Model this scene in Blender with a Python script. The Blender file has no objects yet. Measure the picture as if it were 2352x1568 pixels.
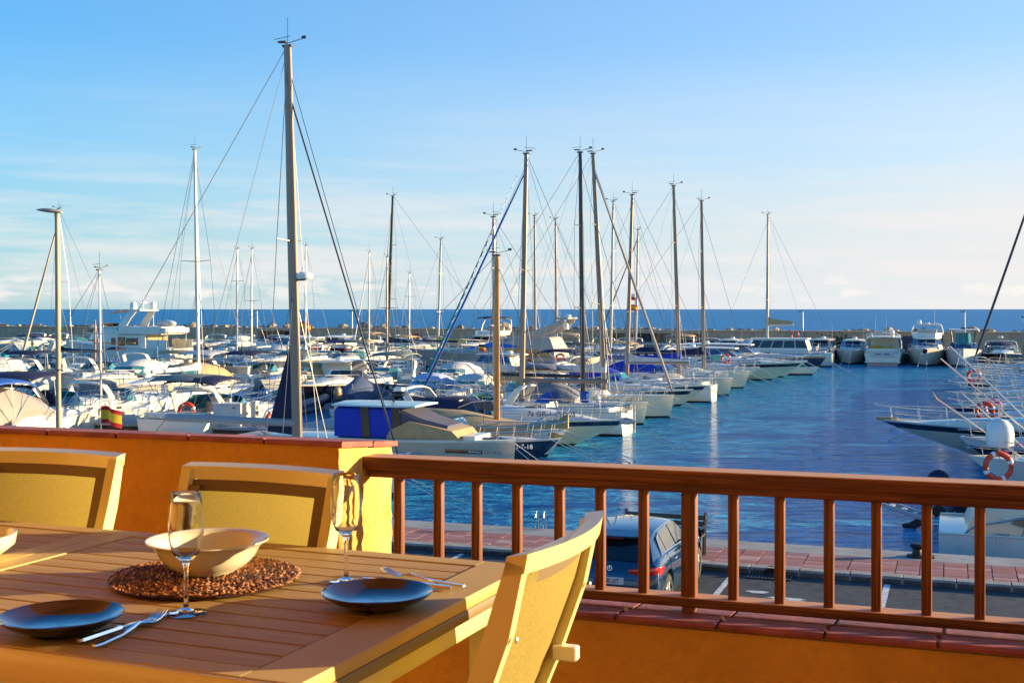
import bpy, math, random
from mathutils import Vector, Matrix, Euler
R=math.radians
rnd=random.Random(7)
sc=bpy.context.scene
C=sc.collection
# ---------------------------------------------------------------- camera
CAMZ=6.30
cam=bpy.data.cameras.new('camera'); cam.sensor_width=36; cam.lens=43.62
cam.shift_y=-0.03155; cam.clip_start=.05; cam.clip_end=200000
cam.dof.use_dof=True; cam.dof.focus_distance=40; cam.dof.aperture_fstop=22
co=bpy.data.objects.new('camera',cam); C.objects.link(co)
co.location=(0,0,CAMZ); co.rotation_euler=(R(90),0,R(0)); sc.camera=co
# ---------------------------------------------------------------- sky and sun
SUN_AZ=9.0      # degrees above the +X axis, seen from above
SUN_EL=8.5
world=bpy.data.worlds.new('World'); sc.world=world; world.use_nodes=True
nt=world.node_tree; nt.nodes.clear()
wo=nt.nodes.new('ShaderNodeOutputWorld'); bg=nt.nodes.new('ShaderNodeBackground')
sky=nt.nodes.new('ShaderNodeTexSky'); sky.sky_type='NISHITA'; sky.sun_disc=False
sky.sun_elevation=R(SUN_EL); sky.sun_rotation=R(90-SUN_AZ); sky.altitude=0
sky.air_density=1.0; sky.dust_density=0.4; sky.ozone_density=4.0
bg.inputs['Strength'].default_value=0.10
tc=nt.nodes.new('ShaderNodeTexCoord')
sep=nt.nodes.new('ShaderNodeSeparateXYZ'); nt.links.new(tc.outputs['Generated'],sep.inputs[0])
mp=nt.nodes.new('ShaderNodeMapping'); mp.inputs['Scale'].default_value=(2.2,2.2,26)
nt.links.new(tc.outputs['Generated'],mp.inputs[0])
n1=nt.nodes.new('ShaderNodeTexNoise'); n1.inputs['Scale'].default_value=2.6; n1.inputs['Detail'].default_value=6; n1.inputs['Roughness'].default_value=.55
nt.links.new(mp.outputs[0],n1.inputs[0])
def ramp(nt,inp,stops,interp='LINEAR'):
    r=nt.nodes.new('ShaderNodeValToRGB'); r.color_ramp.interpolation=interp
    while len(r.color_ramp.elements)<len(stops): r.color_ramp.elements.new(.5)
    for e,(p,c) in zip(r.color_ramp.elements,stops):
        e.position=p; e.color=c if isinstance(c,tuple) else (c,c,c,1)
    nt.links.new(inp,r.inputs[0]); return r
def mth(nt,op,a,b=None,clamp=False):
    n=nt.nodes.new('ShaderNodeMath'); n.operation=op; n.use_clamp=clamp
    for i,x in enumerate((a,b)):
        if x is None: continue
        if isinstance(x,(int,float)): n.inputs[i].default_value=x
        else: nt.links.new(x,n.inputs[i])
    return n.outputs[0]
def mixc(nt,fac,a,b,mode='MIX'):
    n=nt.nodes.new('ShaderNodeMix'); n.data_type='RGBA'; n.blend_type=mode
    for s,x in ((n.inputs[0],fac),(n.inputs[6],a),(n.inputs[7],b)):
        if isinstance(x,(int,float)): s.default_value=x
        elif isinstance(x,tuple): s.default_value=x
        else: nt.links.new(x,s)
    return n.outputs[2]
cl=ramp(nt,n1.outputs['Fac'],[(.42,0.0),(.60,1.0)])
el=ramp(nt,sep.outputs['Z'],[(0.0,.3),(.03,.7),(.07,.5),(.12,.12),(.2,0.0)])
cf=mth(nt,'MULTIPLY',cl.outputs[0],el.outputs[0],True)
# low puffy row of clouds near the horizon
mp2=nt.nodes.new('ShaderNodeMapping'); mp2.inputs['Scale'].default_value=(16,16,60)
nt.links.new(tc.outputs['Generated'],mp2.inputs[0])
n2=nt.nodes.new('ShaderNodeTexNoise'); n2.inputs['Scale'].default_value=1.6; n2.inputs['Detail'].default_value=5
nt.links.new(mp2.outputs[0],n2.inputs[0])
pf=ramp(nt,n2.outputs['Fac'],[(.50,0.0),(.62,1.0)])
pe=ramp(nt,sep.outputs['Z'],[(0.004,0.0),(.012,.8),(.022,.5),(.032,0.0)])
pz=mth(nt,'MULTIPLY',pf.outputs[0],pe.outputs[0],True)
lift=ramp(nt,sep.outputs['Z'],[(0.0,.92),(.06,.80),(.13,.58),(.22,.36),(.32,.20),(.5,.05)],'EASE')
hsv=nt.nodes.new('ShaderNodeHueSaturation'); hsv.inputs['Saturation'].default_value=1.15; hsv.inputs['Value'].default_value=1.0
tint=mixc(nt,1.0,sky.outputs[0],(.76,1.22,1.46,1),'MULTIPLY'); nt.links.new(tint,hsv.inputs['Color'])
# haze near the horizon: pale, creamier and brighter towards the sun
dt=nt.nodes.new('ShaderNodeVectorMath'); dt.operation='DOT_PRODUCT'; nt.links.new(tc.outputs['Generated'],dt.inputs[0]); dt.inputs[1].default_value=(math.cos(R(SUN_AZ)),math.sin(R(SUN_AZ)),0)
hz=ramp(nt,mth(nt,'ADD',mth(nt,'MULTIPLY',dt.outputs['Value'],.5),.5),[(.0,(3.2,3.0,2.9,1)),(.36,(1.9,2.75,3.05,1)),(.55,(2.7,3.1,3.35,1)),(.76,(3.35,3.4,3.4,1)),(1.0,(10,8.0,5.4,1))])
lf=mth(nt,'MULTIPLY',lift.outputs[0],mth(nt,'ADD',mth(nt,'MULTIPLY',dt.outputs['Value'],.55),.95),True)
c0=mixc(nt,lf,hsv.outputs[0],hz.outputs[0])
c1=mixc(nt,cf,c0,(3.6,3.45,3.4,1))
c2=mixc(nt,pz,c1,(3.9,3.7,3.55,1))
nt.links.new(c2,bg.inputs['Color']); nt.links.new(bg.outputs[0],wo.inputs[0])
sl=bpy.data.lights.new('sun','SUN'); sl.energy=5.0; sl.angle=R(.5); sl.color=(1,.80,.48)
so=bpy.data.objects.new('sun',sl); C.objects.link(so)
sd=Vector((math.cos(R(SUN_AZ))*math.cos(R(SUN_EL)),math.sin(R(SUN_AZ))*math.cos(R(SUN_EL)),math.sin(R(SUN_EL))))
so.rotation_euler=sd.to_track_quat('Z','Y').to_euler(); so.location=(60,0,40)
sc.view_settings.view_transform='Standard'; sc.view_settings.look='None'
sc.view_settings.exposure=1.35; sc.view_settings.gamma=1
sc.view_settings.use_curve_mapping=False
sc.render.engine='CYCLES'
try:
    sc.cycles.max_bounces=6; sc.cycles.diffuse_bounces=3; sc.cycles.glossy_bounces=4; sc.cycles.transmission_bounces=8
    sc.cycles.caustics_refractive=False; sc.cycles.caustics_reflective=False; sc.cycles.sample_clamp_indirect=6
except Exception: pass
# ---------------------------------------------------------------- frame of the quay: u along it, v across it
A=R(19.7); T=Vector((math.cos(A),-math.sin(A),0)); N=Vector((math.sin(A),math.cos(A),0))
def F(u,v,z=0): return T*u+N*v+Vector((0,0,z))
FD=2850.0
def U(x,v):     # u of the point at picture column x lying on the line at distance v
    k=(x-1176)/FD
    return v*(T.x*k+T.y)/(N.x*k+N.y)
# ---------------------------------------------------------------- materials
MATS={}
def mat(name,col,rough=.5,metal=0,var=.0,vs=6,bump=0,bs=40,coat=0,spec=.5,alpha=1,trans=0,ior=1.45,col2=None,dirt=0,sss=0,trl=0):
    if name in MATS: return MATS[name]
    m=bpy.data.materials.new(name); m.use_nodes=True; t=m.node_tree; b=t.nodes['Principled BSDF']
    b.inputs['Base Color'].default_value=(*col,1); b.inputs['Roughness'].default_value=rough; b.inputs['Metallic'].default_value=metal
    b.inputs['Coat Weight'].default_value=coat; b.inputs['Specular IOR Level'].default_value=spec
    b.inputs['Transmission Weight'].default_value=trans; b.inputs['IOR'].default_value=ior; b.inputs['Alpha'].default_value=alpha
    g=None
    if var or bump or dirt:
        g=t.nodes.new('ShaderNodeNewGeometry'); 
        oc=t.nodes.new('ShaderNodeTexCoord').outputs['Object']
    if var or dirt:
        n=t.nodes.new('ShaderNodeTexNoise'); n.inputs['Scale'].default_value=vs; n.inputs['Detail'].default_value=6; t.links.new(oc,n.inputs[0])
        c2=col2 or tuple(max(0,c*(1-var*1.6)) for c in col); c1=tuple(min(1,c*(1+var*.6)) for c in col)
        r=ramp(t,n.outputs['Fac'],[(.3,(*c2,1)),(.68,(*c1,1))]); out=r.outputs[0]
        if dirt:
            n3=t.nodes.new('ShaderNodeTexNoise'); n3.inputs['Scale'].default_value=vs*5; n3.inputs['Detail'].default_value=8; t.links.new(oc,n3.inputs[0])
            r3=ramp(t,n3.outputs['Fac'],[(.55,0.0),(.75,1.0)])
            out=mixc(t,mth(t,'MULTIPLY',r3.outputs[0],dirt),out,(.08,.06,.04,1))
        t.links.new(out,b.inputs['Base Color'])
    if bump:
        n=t.nodes.new('ShaderNodeTexNoise'); n.inputs['Scale'].default_value=bs; n.inputs['Detail'].default_value=5; t.links.new(oc,n.inputs[0])
        bp=t.nodes.new('ShaderNodeBump'); bp.inputs['Strength'].default_value=bump; bp.inputs['Distance'].default_value=.02
        t.links.new(n.outputs['Fac'],bp.inputs['Height']); t.links.new(bp.outputs[0],b.inputs['Normal'])
    if trl:
        b2=t.nodes.new('ShaderNodeBsdfTranslucent'); b2.inputs[0].default_value=(*col,1)
        mx=t.nodes.new('ShaderNodeMixShader'); mx.inputs[0].default_value=trl
        o=t.nodes['Material Output']; t.links.new(b.outputs[0],mx.inputs[1]); t.links.new(b2.outputs[0],mx.inputs[2]); t.links.new(mx.outputs[0],o.inputs[0])
    MATS[name]=m; return m
def wood(name,c1,c2,scale=(3,3,60),rough=.5,coat=.15):
    m=bpy.data.materials.new(name); m.use_nodes=True; t=m.node_tree; b=t.nodes['Principled BSDF']
    b.inputs['Roughness'].default_value=rough; b.inputs['Coat Weight'].default_value=coat
    tcn=t.nodes.new('ShaderNodeTexCoord'); mpn=t.nodes.new('ShaderNodeMapping'); mpn.inputs['Scale'].default_value=scale
    t.links.new(tcn.outputs['Object'],mpn.inputs[0])
    n=t.nodes.new('ShaderNodeTexNoise'); n.inputs['Scale'].default_value=1; n.inputs['Detail'].default_value=7; n.inputs['Distortion'].default_value=.6
    t.links.new(mpn.outputs[0],n.inputs[0])
    r=ramp(t,n.outputs['Fac'],[(.32,(*c1,1)),(.5,(*c2,1)),(.62,(*c1,1)),(.74,(*c2,1))])
    t.links.new(r.outputs[0],b.inputs['Base Color'])
    bp=t.nodes.new('ShaderNodeBump'); bp.inputs['Strength'].default_value=.15; bp.inputs['Distance'].default_value=.003
    t.links.new(n.outputs['Fac'],bp.inputs['Height']); t.links.new(bp.outputs[0],b.inputs['Normal'])
    MATS[name]=m; return m
# ---------------------------------------------------------------- mesh builder
class MB:
    def __init__(s): s.v=[]; s.f=[]; s.m=[]
    def add(s,vs,fs,mi=0):
        o=len(s.v); s.v+= [tuple(x) for x in vs]
        for f in fs: s.f.append(tuple(o+i for i in f)); s.m.append(mi)
    def box(s,c,d,rz=0,mi=0,ry=0,rx=0,bev=0):
        x,y,z=[k/2 for k in d]
        q=Euler((rx,ry,rz)).to_matrix(); c=Vector(c)
        if bev:
            vs=[]
            for sz in (-1,1):
                zz=(z-bev)
            rings=[]
            def ring(w,h,zz): 
                b=bev
                return [(w-b,-h,zz),(w,-h+b,zz),(w,h-b,zz),(w-b,h,zz),(-w+b,h,zz),(-w,h-b,zz),(-w,-h+b,zz),(-w+b,-h,zz)]
            rs=[ring(x-bev*.7,y-bev*.7,-z),ring(x,y,-z+bev),ring(x,y,z-bev),ring(x-bev*.7,y-bev*.7,z)]
            s.loft([[c+q@Vector(p) for p in r] for r in rs],mi=mi,caps=True); return
        vs=[c+q@Vector((i*x,j*y,k*z)) for k in (-1,1) for i,j in ((-1,-1),(1,-1),(1,1),(-1,1))]
        s.add(vs,[(3,2,1,0),(4,5,6,7),(0,1,5,4),(1,2,6,5),(2,3,7,6),(3,0,4,7)],mi)
    def loft(s,rings,mi=0,closed=True,caps=False,mis=None):
        n=len(rings[0]); o=len(s.v)
        for r in rings: s.v+=[tuple(p) for p in r]
        for a in range(len(rings)-1):
            for i in range(n if closed else n-1):
                j=(i+1)%n
                s.f.append((o+a*n+i,o+a*n+j,o+(a+1)*n+j,o+(a+1)*n+i)); s.m.append(mis[a] if mis else mi)
        if caps:
            s.f.append(tuple(o+i for i in reversed(range(n)))); s.m.append(mis[0] if mis else mi)
            s.f.append(tuple(o+(len(rings)-1)*n+i for i in range(n))); s.m.append(mis[-1] if mis else mi)
    def tube(s,pts,r,seg=6,mi=0,closed=False,caps=True,flat=1):
        pts=[Vector(p) for p in pts]; n=len(pts); rings=[]
        up=Vector((0,0,1))
        for i,p in enumerate(pts):
            a=pts[i-1] if (i>0 or closed) else p; b=pts[(i+1)%n] if (i<n-1 or closed) else p
            d=(b-a).normalized()
            x=d.cross(up)
            if x.length<.05: x=d.cross(Vector((0,1,0)))
            x.normalize(); y=d.cross(x)
            rr=r[i] if isinstance(r,(list,tuple)) else r
            rings.append([p+(x*math.cos(k*2*math.pi/seg)+y*math.sin(k*2*math.pi/seg)*flat)*rr for k in range(seg)])
        if closed: rings.append(rings[0])
        s.loft(rings,mi=mi,caps=caps and not closed)
    def lathe(s,prof,seg=24,c=(0,0,0),mi=0,mis=None,ax=None):
        c=Vector(c); rings=[]
        for r,z in prof:
            rings.append([Vector((r*math.cos(k*2*math.pi/seg),r*math.sin(k*2*math.pi/seg),z)) for k in range(seg)])
        if ax:
            q=Vector((0,0,1)).rotation_difference(Vector(ax)).to_matrix(); rings=[[q@p for p in r] for r in rings]
        s.loft([[c+p for p in r] for r in rings],mi=mi,mis=mis)
    def ball(s,c,r,seg=10,rings=6,mi=0,z0=-1,jit=0,rg=None):
        c=Vector(c); rr=r if isinstance(r,(tuple,list)) else (r,r,r); L=[]
        for i in range(rings+1):
            a=math.pi*(i/rings); zz=-math.cos(a)
            if zz<z0: zz=z0
            w=math.sin(a)
            L.append([c+Vector((rr[0]*w*math.cos(k*2*math.pi/seg),rr[1]*w*math.sin(k*2*math.pi/seg),rr[2]*zz))*(1+(rg.uniform(-jit,jit) if rg else 0)) if not rg else c+Vector((rr[0]*(w+.02)*math.cos(k*2*math.pi/seg)*(1+rg.uniform(-jit,jit)),rr[1]*(w+.02)*math.sin(k*2*math.pi/seg)*(1+rg.uniform(-jit,jit)),rr[2]*zz*(1+rg.uniform(-jit,jit)))) for k in range(seg)])
        s.loft(L,mi=mi)
    def build(s,name,mats,parent=None,smooth=35,loc=None,rot=None):
        me=bpy.data.meshes.new(name); me.from_pydata(s.v,[],s.f)
        mats=mats if isinstance(mats,(list,tuple)) else [mats]
        for m in mats: me.materials.append(m)
        if len(mats)>1:
            me.polygons.foreach_set('material_index',s.m)
        if smooth:
            me.polygons.foreach_set('use_smooth',[True]*len(me.polygons))
            me.set_sharp_from_angle(angle=R(smooth))
        me.update()
        return link(name,me,parent,loc,rot)
def link(name,me,parent=None,loc=None,rot=None):
    o=bpy.data.objects.new(name,me); C.objects.link(o)
    if parent: o.parent=parent
    if loc is not None: o.location=loc
    if rot is not None: o.rotation_euler=rot
    return o
def thing(name,label,cat,loc=(0,0,0),rz=0,group=None):
    o=bpy.data.objects.new(name,None); C.objects.link(o); o.empty_display_size=.3
    o.location=loc; o.rotation_euler=(0,0,rz); tag(o,label,cat,group); return o
def tag(o,label,cat,group=None):
    o['label']=label; o['category']=cat
    if group: o['group']=group
    return o
def struct(o,kind='structure'): o['kind']=kind; return o
def sheet(name,u0,u1,v0,v1,z,m,parent=None):
    b=MB(); b.add([F(u0,v0,z),F(u1,v0,z),F(u1,v1,z),F(u0,v1,z)],[(0,1,2,3)]); return b.build(name,m,parent,smooth=0)
def fbox(b,u0,u1,v0,v1,z0,z1,mi=0):
    P=[F(u0,v0,z0),F(u1,v0,z0),F(u1,v1,z0),F(u0,v1,z0),F(u0,v0,z1),F(u1,v0,z1),F(u1,v1,z1),F(u0,v1,z1)]
    b.add(P,[(3,2,1,0),(4,5,6,7),(0,1,5,4),(1,2,6,5),(2,3,7,6),(3,0,4,7)],mi)
# ---------------------------------------------------------------- water
def water(name,col,deep,sc1,sc2,st,rough,stretch,spec=.42):
    m=bpy.data.materials.new(name); m.use_nodes=True; t=m.node_tree; b=t.nodes['Principled BSDF']
    b.inputs['Roughness'].default_value=rough; b.inputs['IOR'].default_value=1.333; b.inputs['Specular IOR Level'].default_value=spec
    g=t.nodes.new('ShaderNodeNewGeometry'); mpn=t.nodes.new('ShaderNodeMapping'); mpn.inputs['Rotation'].default_value=(0,0,A); mpn.inputs['Scale'].default_value=stretch
    t.links.new(g.outputs['Position'],mpn.inputs[0])
    a=t.nodes.new('ShaderNodeTexNoise'); a.inputs['Scale'].default_value=sc1; a.inputs['Detail'].default_value=5; a.inputs['Roughness'].default_value=.6; t.links.new(mpn.outputs[0],a.inputs[0])
    c=t.nodes.new('ShaderNodeTexNoise'); c.inputs['Scale'].default_value=sc2; c.inputs['Detail'].default_value=3; t.links.new(mpn.outputs[0],c.inputs[0])
    e=t.nodes.new('ShaderNodeTexNoise'); e.inputs['Scale'].default_value=sc2*2.3; e.inputs['Detail'].default_value=4; e.inputs['Roughness'].default_value=.65; t.links.new(mpn.outputs[0],e.inputs[0])
    h=mth(t,'ADD',mth(t,'ADD',a.outputs['Fac'],mth(t,'MULTIPLY',c.outputs['Fac'],2.6)),mth(t,'MULTIPLY',e.outputs['Fac'],2.2))
    bp=t.nodes.new('ShaderNodeBump'); bp.inputs['Strength'].default_value=st; bp.inputs['Distance'].default_value=.26
    t.links.new(h,bp.inputs['Height']); t.links.new(bp.outputs[0],b.inputs['Normal'])
    r=ramp(t,e.outputs['Fac'],[(.40,(*deep,1)),(.60,(*col,1))]); t.links.new(r.outputs[0],b.inputs['Base Color'])  # ripple glints and dark slopes of the sky reflection put into base colour
    return m
m_harb=water('harbour_water',(.07,.45,.72),(.01,.17,.38),2.2,.60,1.0,.10,(.5,1.4,1))
m_sea=water('sea_water',(.0,.25,.48),(.0,.12,.30),.7,.12,1.0,.35,(1,1.6,1),.05)
o=sheet('harbour_water',-260,260,28.5,164.8,0,m_harb); struct(o)
o=sheet('sea',-60000,60000,164.8,60000,0,m_sea); struct(o)
o=sheet('seabed',-260,260,28.4,170,-6,mat('seabed',(.05,.06,.05),.9)); struct(o)
# ---------------------------------------------------------------- breakwater
conc=mat('concrete_wall',(.60,.42,.26),.85,var=.16,vs=1.2,bump=.3,bs=9,dirt=.35)
conc2=mat('concrete_recess',(.18,.15,.12),.9,var=.1,vs=2)
concq=mat('quay_concrete',(.36,.33,.29),.85,var=.14,vs=1.5,bump=.25,bs=14,dirt=.3)
slate=mat('steel_door_blue',(.035,.045,.09),.5,var=.15,vs=3)
grey_d=mat('door_grey',(.16,.15,.15),.6,var=.1)
red=mat('red_paint',(.62,.025,.02),.4)
BW=160.0; BT=3.55
b=MB(); fbox(b,-260,260,152.4,164.8,-5,1.0); struct(b.build('breakwater_quay',concq,smooth=0))
bw=thing('breakwater_wall','long grey-brown concrete breakwater wall along the sea behind all the boats','wall',F(-40,BW,1),-A)
def lb(par_u,par_v,par_z): # local offset helper for things rotated by -A
    return lambda u,v,z:(u-par_u,v-par_v,z-par_z)
L=lb(-40,BW,1.0)
def lbox(b,u0,u1,v0,v1,z0,z1,mi=0,Lf=None):
    a=Lf(u0,v0,z0); c=Lf(u1,v1,z1)
    b.box([(a[i]+c[i])/2 for i in range(3)],[abs(c[i]-a[i]) for i in range(3)],mi=mi)
recess=[(-97.2,-90.6),(-47,-36),(9,18.6)]
u=-150.0; seglen=6.6
me_seg=None; k=0
while u<75:
    inr=any(a-1e-3<=u+seglen/2<=c for a,c in [(-99,-92.5),(-46,-33)] ) 
    b=MB()
    if inr:
        b.box((seglen/2,.9,.35),(seglen-.03,.5,.7)); b.box((seglen/2,1.7,1.2),(seglen-.03,.3,2.4)); b.box((seglen/2,.45,2.34),(seglen-.03,1.5,.42),mi=0)
        b.box((.2,.6,1.1),(.4,1.1,2.2)); b.box((seglen/2,.6,1.1),(.3,1.1,2.2)); 
        b.build('recess_segment',[conc],bw,smooth=0,loc=L(u,BW,1))
        b=MB(); b.box((seglen*.75,1.2,1.0),(2.5,.1,2.0)); b.build('metal_door',[grey_d if k%2 else slate],bw,smooth=0,loc=L(u,BW,1))
    else:
        if me_seg is None:
            b.box((seglen/2,.6,1.2),(seglen-.03,1.2,2.4)); b.box((seglen/2,.55,2.49),(seglen-.012,1.5,.16)); b.box((seglen/2,-.12,.45),(seglen-.03,.24,.9))
            me_seg=b.build('concrete_panel',[conc],bw,smooth=0,loc=L(u,BW,1)).data
        else: link('concrete_panel',me_seg,bw,L(u,BW,1))
    k+=1; u+=seglen
for uu in (10.5,12.9,15.3):
    b=MB(); b.box((0,-.28,1.0),(2.2,.08,2.0)); b.box((.8,-.34,1.0),(.06,.05,.2)); b.build('steel_door',[slate],bw,smooth=0,loc=L(uu-18,BW,1))
# extinguisher boxes
ext=None
for uu,what in ((-89.4,'beside the grey doors of the breakwater wall'),(-71.5,'on the breakwater wall behind the white motor yachts'),(-43.0,'on the breakwater wall behind the burgundy hull'),(-2.2,'beside the dark blue steel doors')):
    e=thing('fire_extinguisher_box','red fire extinguisher box '+what,'extinguisher',F(uu,BW-.33,2.0),-A,'red extinguisher boxes on the breakwater')
    if ext is None:
        b=MB(); b.box((0,0,.45),(.55,.3,.9),bev=.05); b1=b.build('cabinet',red,e); b=MB(); b.box((0,-.17,.5),(.3,.03,.4)); b2=b.build('window',mat('dark_glass',(.01,.012,.015),.08),e); ext=(b1.data,b2.data)
    else: link('cabinet',ext[0],e); link('window',ext[1],e)
# boulders
bm_r=[]; rg=random.Random(3)
for k in range(5):
    b=MB(); b.ball((0,0,0),(1,.8,.62),8,5,jit=.16,rg=rg); bm_r.append(b)
rockm=[mat('rock_tan',(.58,.41,.25),.9,var=.35,vs=1.6,bump=.5,bs=3),mat('rock_grey',(.25,.21,.18),.9,var=.3,vs=1.6,bump=.5,bs=3)]
rock_me=[]
for k,b in enumerate(bm_r):
    o=b.build('boulder',rockm[k%2],smooth=18); rock_me.append(o.data); bpy.data.objects.remove(o)
big=[(-110,1.5),(-106.5,.9),(-104.2,1.0),(-96.5,1.3),(-93.8,1.1),(-84.5,1.2),(-81,1.7),(-78,1.2),(-66,1.1),(-59.6,1.6),(-55.5,.9),(-50.2,1.1),(-44,.8),(-38,.7),(-22,.9),(-8,1.1),(-4.6,.9),(2.0,1.1),(9.5,1.0),(17.5,1.2),(19.6,1.0),(24,.9),(30.5,1.2),(34,.7),(41,.8),(48,.9)]
for k,(uu,s) in enumerate(big):
    o=link('boulder',rock_me[k%5],None,F(uu*1.0,BW+2.4+rg.uniform(0,.6),3.35+.25*s),(rg.uniform(-.3,.3),rg.uniform(-.3,.3),rg.uniform(0,6))); s*=rg.uniform(.62,.82); o.scale=(s,s*.9,s*.95)
    tag(o,'rough tan boulder rising above the top of the breakwater wall','boulder','boulders on top of the breakwater')
b=MB()
for k in range(1500):
    uu=rg.uniform(-150,75); vv=BW+rg.choice((2.0,3.0,4.4,6.0,8.0)); r=rg.uniform(.35,.75)
    b.ball(F(uu,vv,3.35-(vv-BW-2)*.6+rg.uniform(-.1,.22)),(r,r*.8,r*.62),6,4,mi=k%2,jit=.18,rg=rg)
o=b.build('rubble_mound',rockm,smooth=0); struct(o,'stuff')
# lamp posts on the breakwater
white=mat('gelcoat_white',(.82,.73,.58),.22,coat=.3,var=.03,vs=1.2)
galv=mat('galvanised_steel',(.42,.42,.42),.45,.6)
dk=mat('dark_grey_paint',(.05,.05,.055),.5)
bl=None
for i,(x,nm) in enumerate(((165,'behind the jet skis'),(356,'behind the white trawler yacht'),(594,'above the white covered cruisers'),(812,'near the navy sailing yacht'),(1845,'behind the navy lobster yacht'),(2216,'behind the grey open motorboat'),(1010,'behind the yellow sail cover'),(2030,'behind the white sterns'))):
    if i>5: break
    e=thing('breakwater_lamp_post','slim lamp post on the breakwater wall '+nm,'lamp post',F(U(x,BW+.2),BW-.2,1),-A,'lamp posts on the breakwater')
    if bl is None:
        b=MB(); b.tube([(0,0,0),(0,0,5.0)],[.09,.05],8); p=b.build('pole',galv,e); b=MB(); b.box((-.25,0,5.02),(.7,.22,.09),bev=.03); h=b.build('lamp_head',dk,e); bl=(p.data,h.data)
    else: link('pole',bl[0],e); link('lamp_head',bl[1],e)
# ---------------------------------------------------------------- near quay
QZ=1.0; RZ=.88
asph=mat('asphalt',(.055,.055,.057),.75,var=.3,vs=5,bump=.6,bs=120)
o=sheet('road',-60,60,6,25.62,RZ,asph); struct(o)
b=MB(); fbox(b,-60,60,27.55,28.5,-5,QZ); struct(b.build('quay_edge',concq,smooth=0))
b=MB(); fbox(b,-60,60,25.62,27.55,-1,QZ-.03); struct(b.build('paving_bed',mat('mortar',(.34,.31,.28),.9,var=.1,vs=8),smooth=0))
pv=struct(link('pavement',None,None)); 
tl=[mat('paving_red',(.50,.19,.13),.7,var=.25,vs=2,dirt=.15),mat('paving_pink',(.60,.32,.26),.7,var=.22,vs=2,dirt=.12),mat('paving_rose',(.44,.18,.15),.7,var=.25,vs=2,dirt=.15)]
rows=[(.20,0),(.20,1),(.52,2),(.52,3),(.20,1),(.24,0)]
tms={}
v=25.92
for ri,(dv,k0) in enumerate([(.20,0),(.20,0),(.44,1),(.20,0),(.20,0),(.33,1)]):
    for i in range(46):
        w=.46; uu=-14.5+i*w+rg.uniform(-.004,.004)
        mk=(ri in (2,5) and (i*7+ri)%3!=0) and 2 or ((i*5+ri*3)%4==0 and 1 or 0)
        key=(dv,mk)
        if key not in tms:
            b=MB(); b.box((w/2,dv/2,0),(w-.022,dv-.02,.05)); o=b.build('paving_tile',tl[mk],pv,smooth=0); tms[key]=o.data
        else: o=link('paving_tile',tms[key],pv)
        o.location=F(uu,v,QZ-.03+rg.uniform(0,.006)+.01); o.rotation_euler=(0,0,-A)
    v+=dv
kerb=struct(link('kerb',None,None)); kb=None
for i in range(22):
    uu=-15+i*1.0
    if kb is None:
        b=MB(); b.box((.5,.15,-.06),(.985,.30,.25),bev=.012); o=b.build('kerb_stone',mat('kerb_concrete',(.37,.33,.28),.85,var=.2,vs=3,dirt=.5),kerb); kb=o.data
    else: o=link('kerb_stone',kb,kerb)
    o.location=F(uu,25.62,QZ-.045+rg.uniform(-.006,.006)); o.rotation_euler=(0,0,-A)
wpaint=mat('road_paint',(.70,.70,.68),.7,var=.2,vs=8,col2=(.35,.35,.35))
for k,uu in enumerate((-13.3,-10.3,-7.3,-4.3,-1.28,1.75,4.8,7.8)):
    o=sheet('parking_line',uu-.06,uu+.06,20.6,25.5,RZ+.004,wpaint); struct(o)
def patch(name,cu,cv,ru,rv,z,m,seed):
    g=random.Random(seed); b=MB(); n=22; b.add([F(cu+ru*math.cos(a)*(1+g.uniform(-.25,.25)),cv+rv*math.sin(a)*(1+g.uniform(-.25,.25)),z) for a in [k*2*math.pi/n for k in range(n)]],[tuple(range(n))]); return struct(b.build(name,m,smooth=0))
patch('white_paint_stain',-3.0,23.6,.35,.13,RZ+.004,wpaint,1); patch('white_paint_stain',-2.1,23.0,.42,.12,RZ+.004,wpaint,2); patch('white_paint_stain',-3.6,24.0,.2,.1,RZ+.004,wpaint,5)
patch('white_paint_stain',-1.0,21.9,.5,.14,RZ+.004,mat('old_paint',(.28,.28,.28),.8,var=.2,vs=9),4)
# drain grate
e=thing('drain_grate','dark iron drain grate in the road against the kerb','drain',F(-3.55,25.35,RZ+.006),-A)
b=MB()
for k in range(13): b.box((-.42+k*.07,0,.01),(.03,.34,.02))
b.box((0,.18,.01),(.95,.03,.02)); b.box((0,-.18,.01),(.95,.03,.02)); b.build('bars',dk,e,smooth=0)
b=MB(); b.lathe([(.16,-.05),(.16,.05)],16,(0,.265,.02),ax=(0,1,0)); 
b.add([(.15*math.cos(a),.262,.02+max(0,.12*math.sin(a))) for a in [k*math.pi/8 for k in range(9)]],[tuple(range(9))]); b.build('kerb_inlet',mat('black',(.008,.008,.008),.8),e,smooth=0)
# quay bollard
e=thing('mooring_bollard','black iron mooring bollard on the edge of the quay','bollard',F(U(2107,27.95),27.95,QZ),-A)
iron=mat('black_iron',(.02,.02,.022),.5,.3)
b=MB(); b.lathe([(0,.0),(.30,.0),(.30,.05),(.15,.08),(.12,.22),(.20,.28),(.22,.33),(.17,.38),(0,.40)],20); b.build('post',iron,e)
b=MB(); b.box((.1,0,.03),(.75,.36,.05),bev=.02); b.build('base_plate',iron,e); e.scale=(.75,.75,.75)
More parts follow.
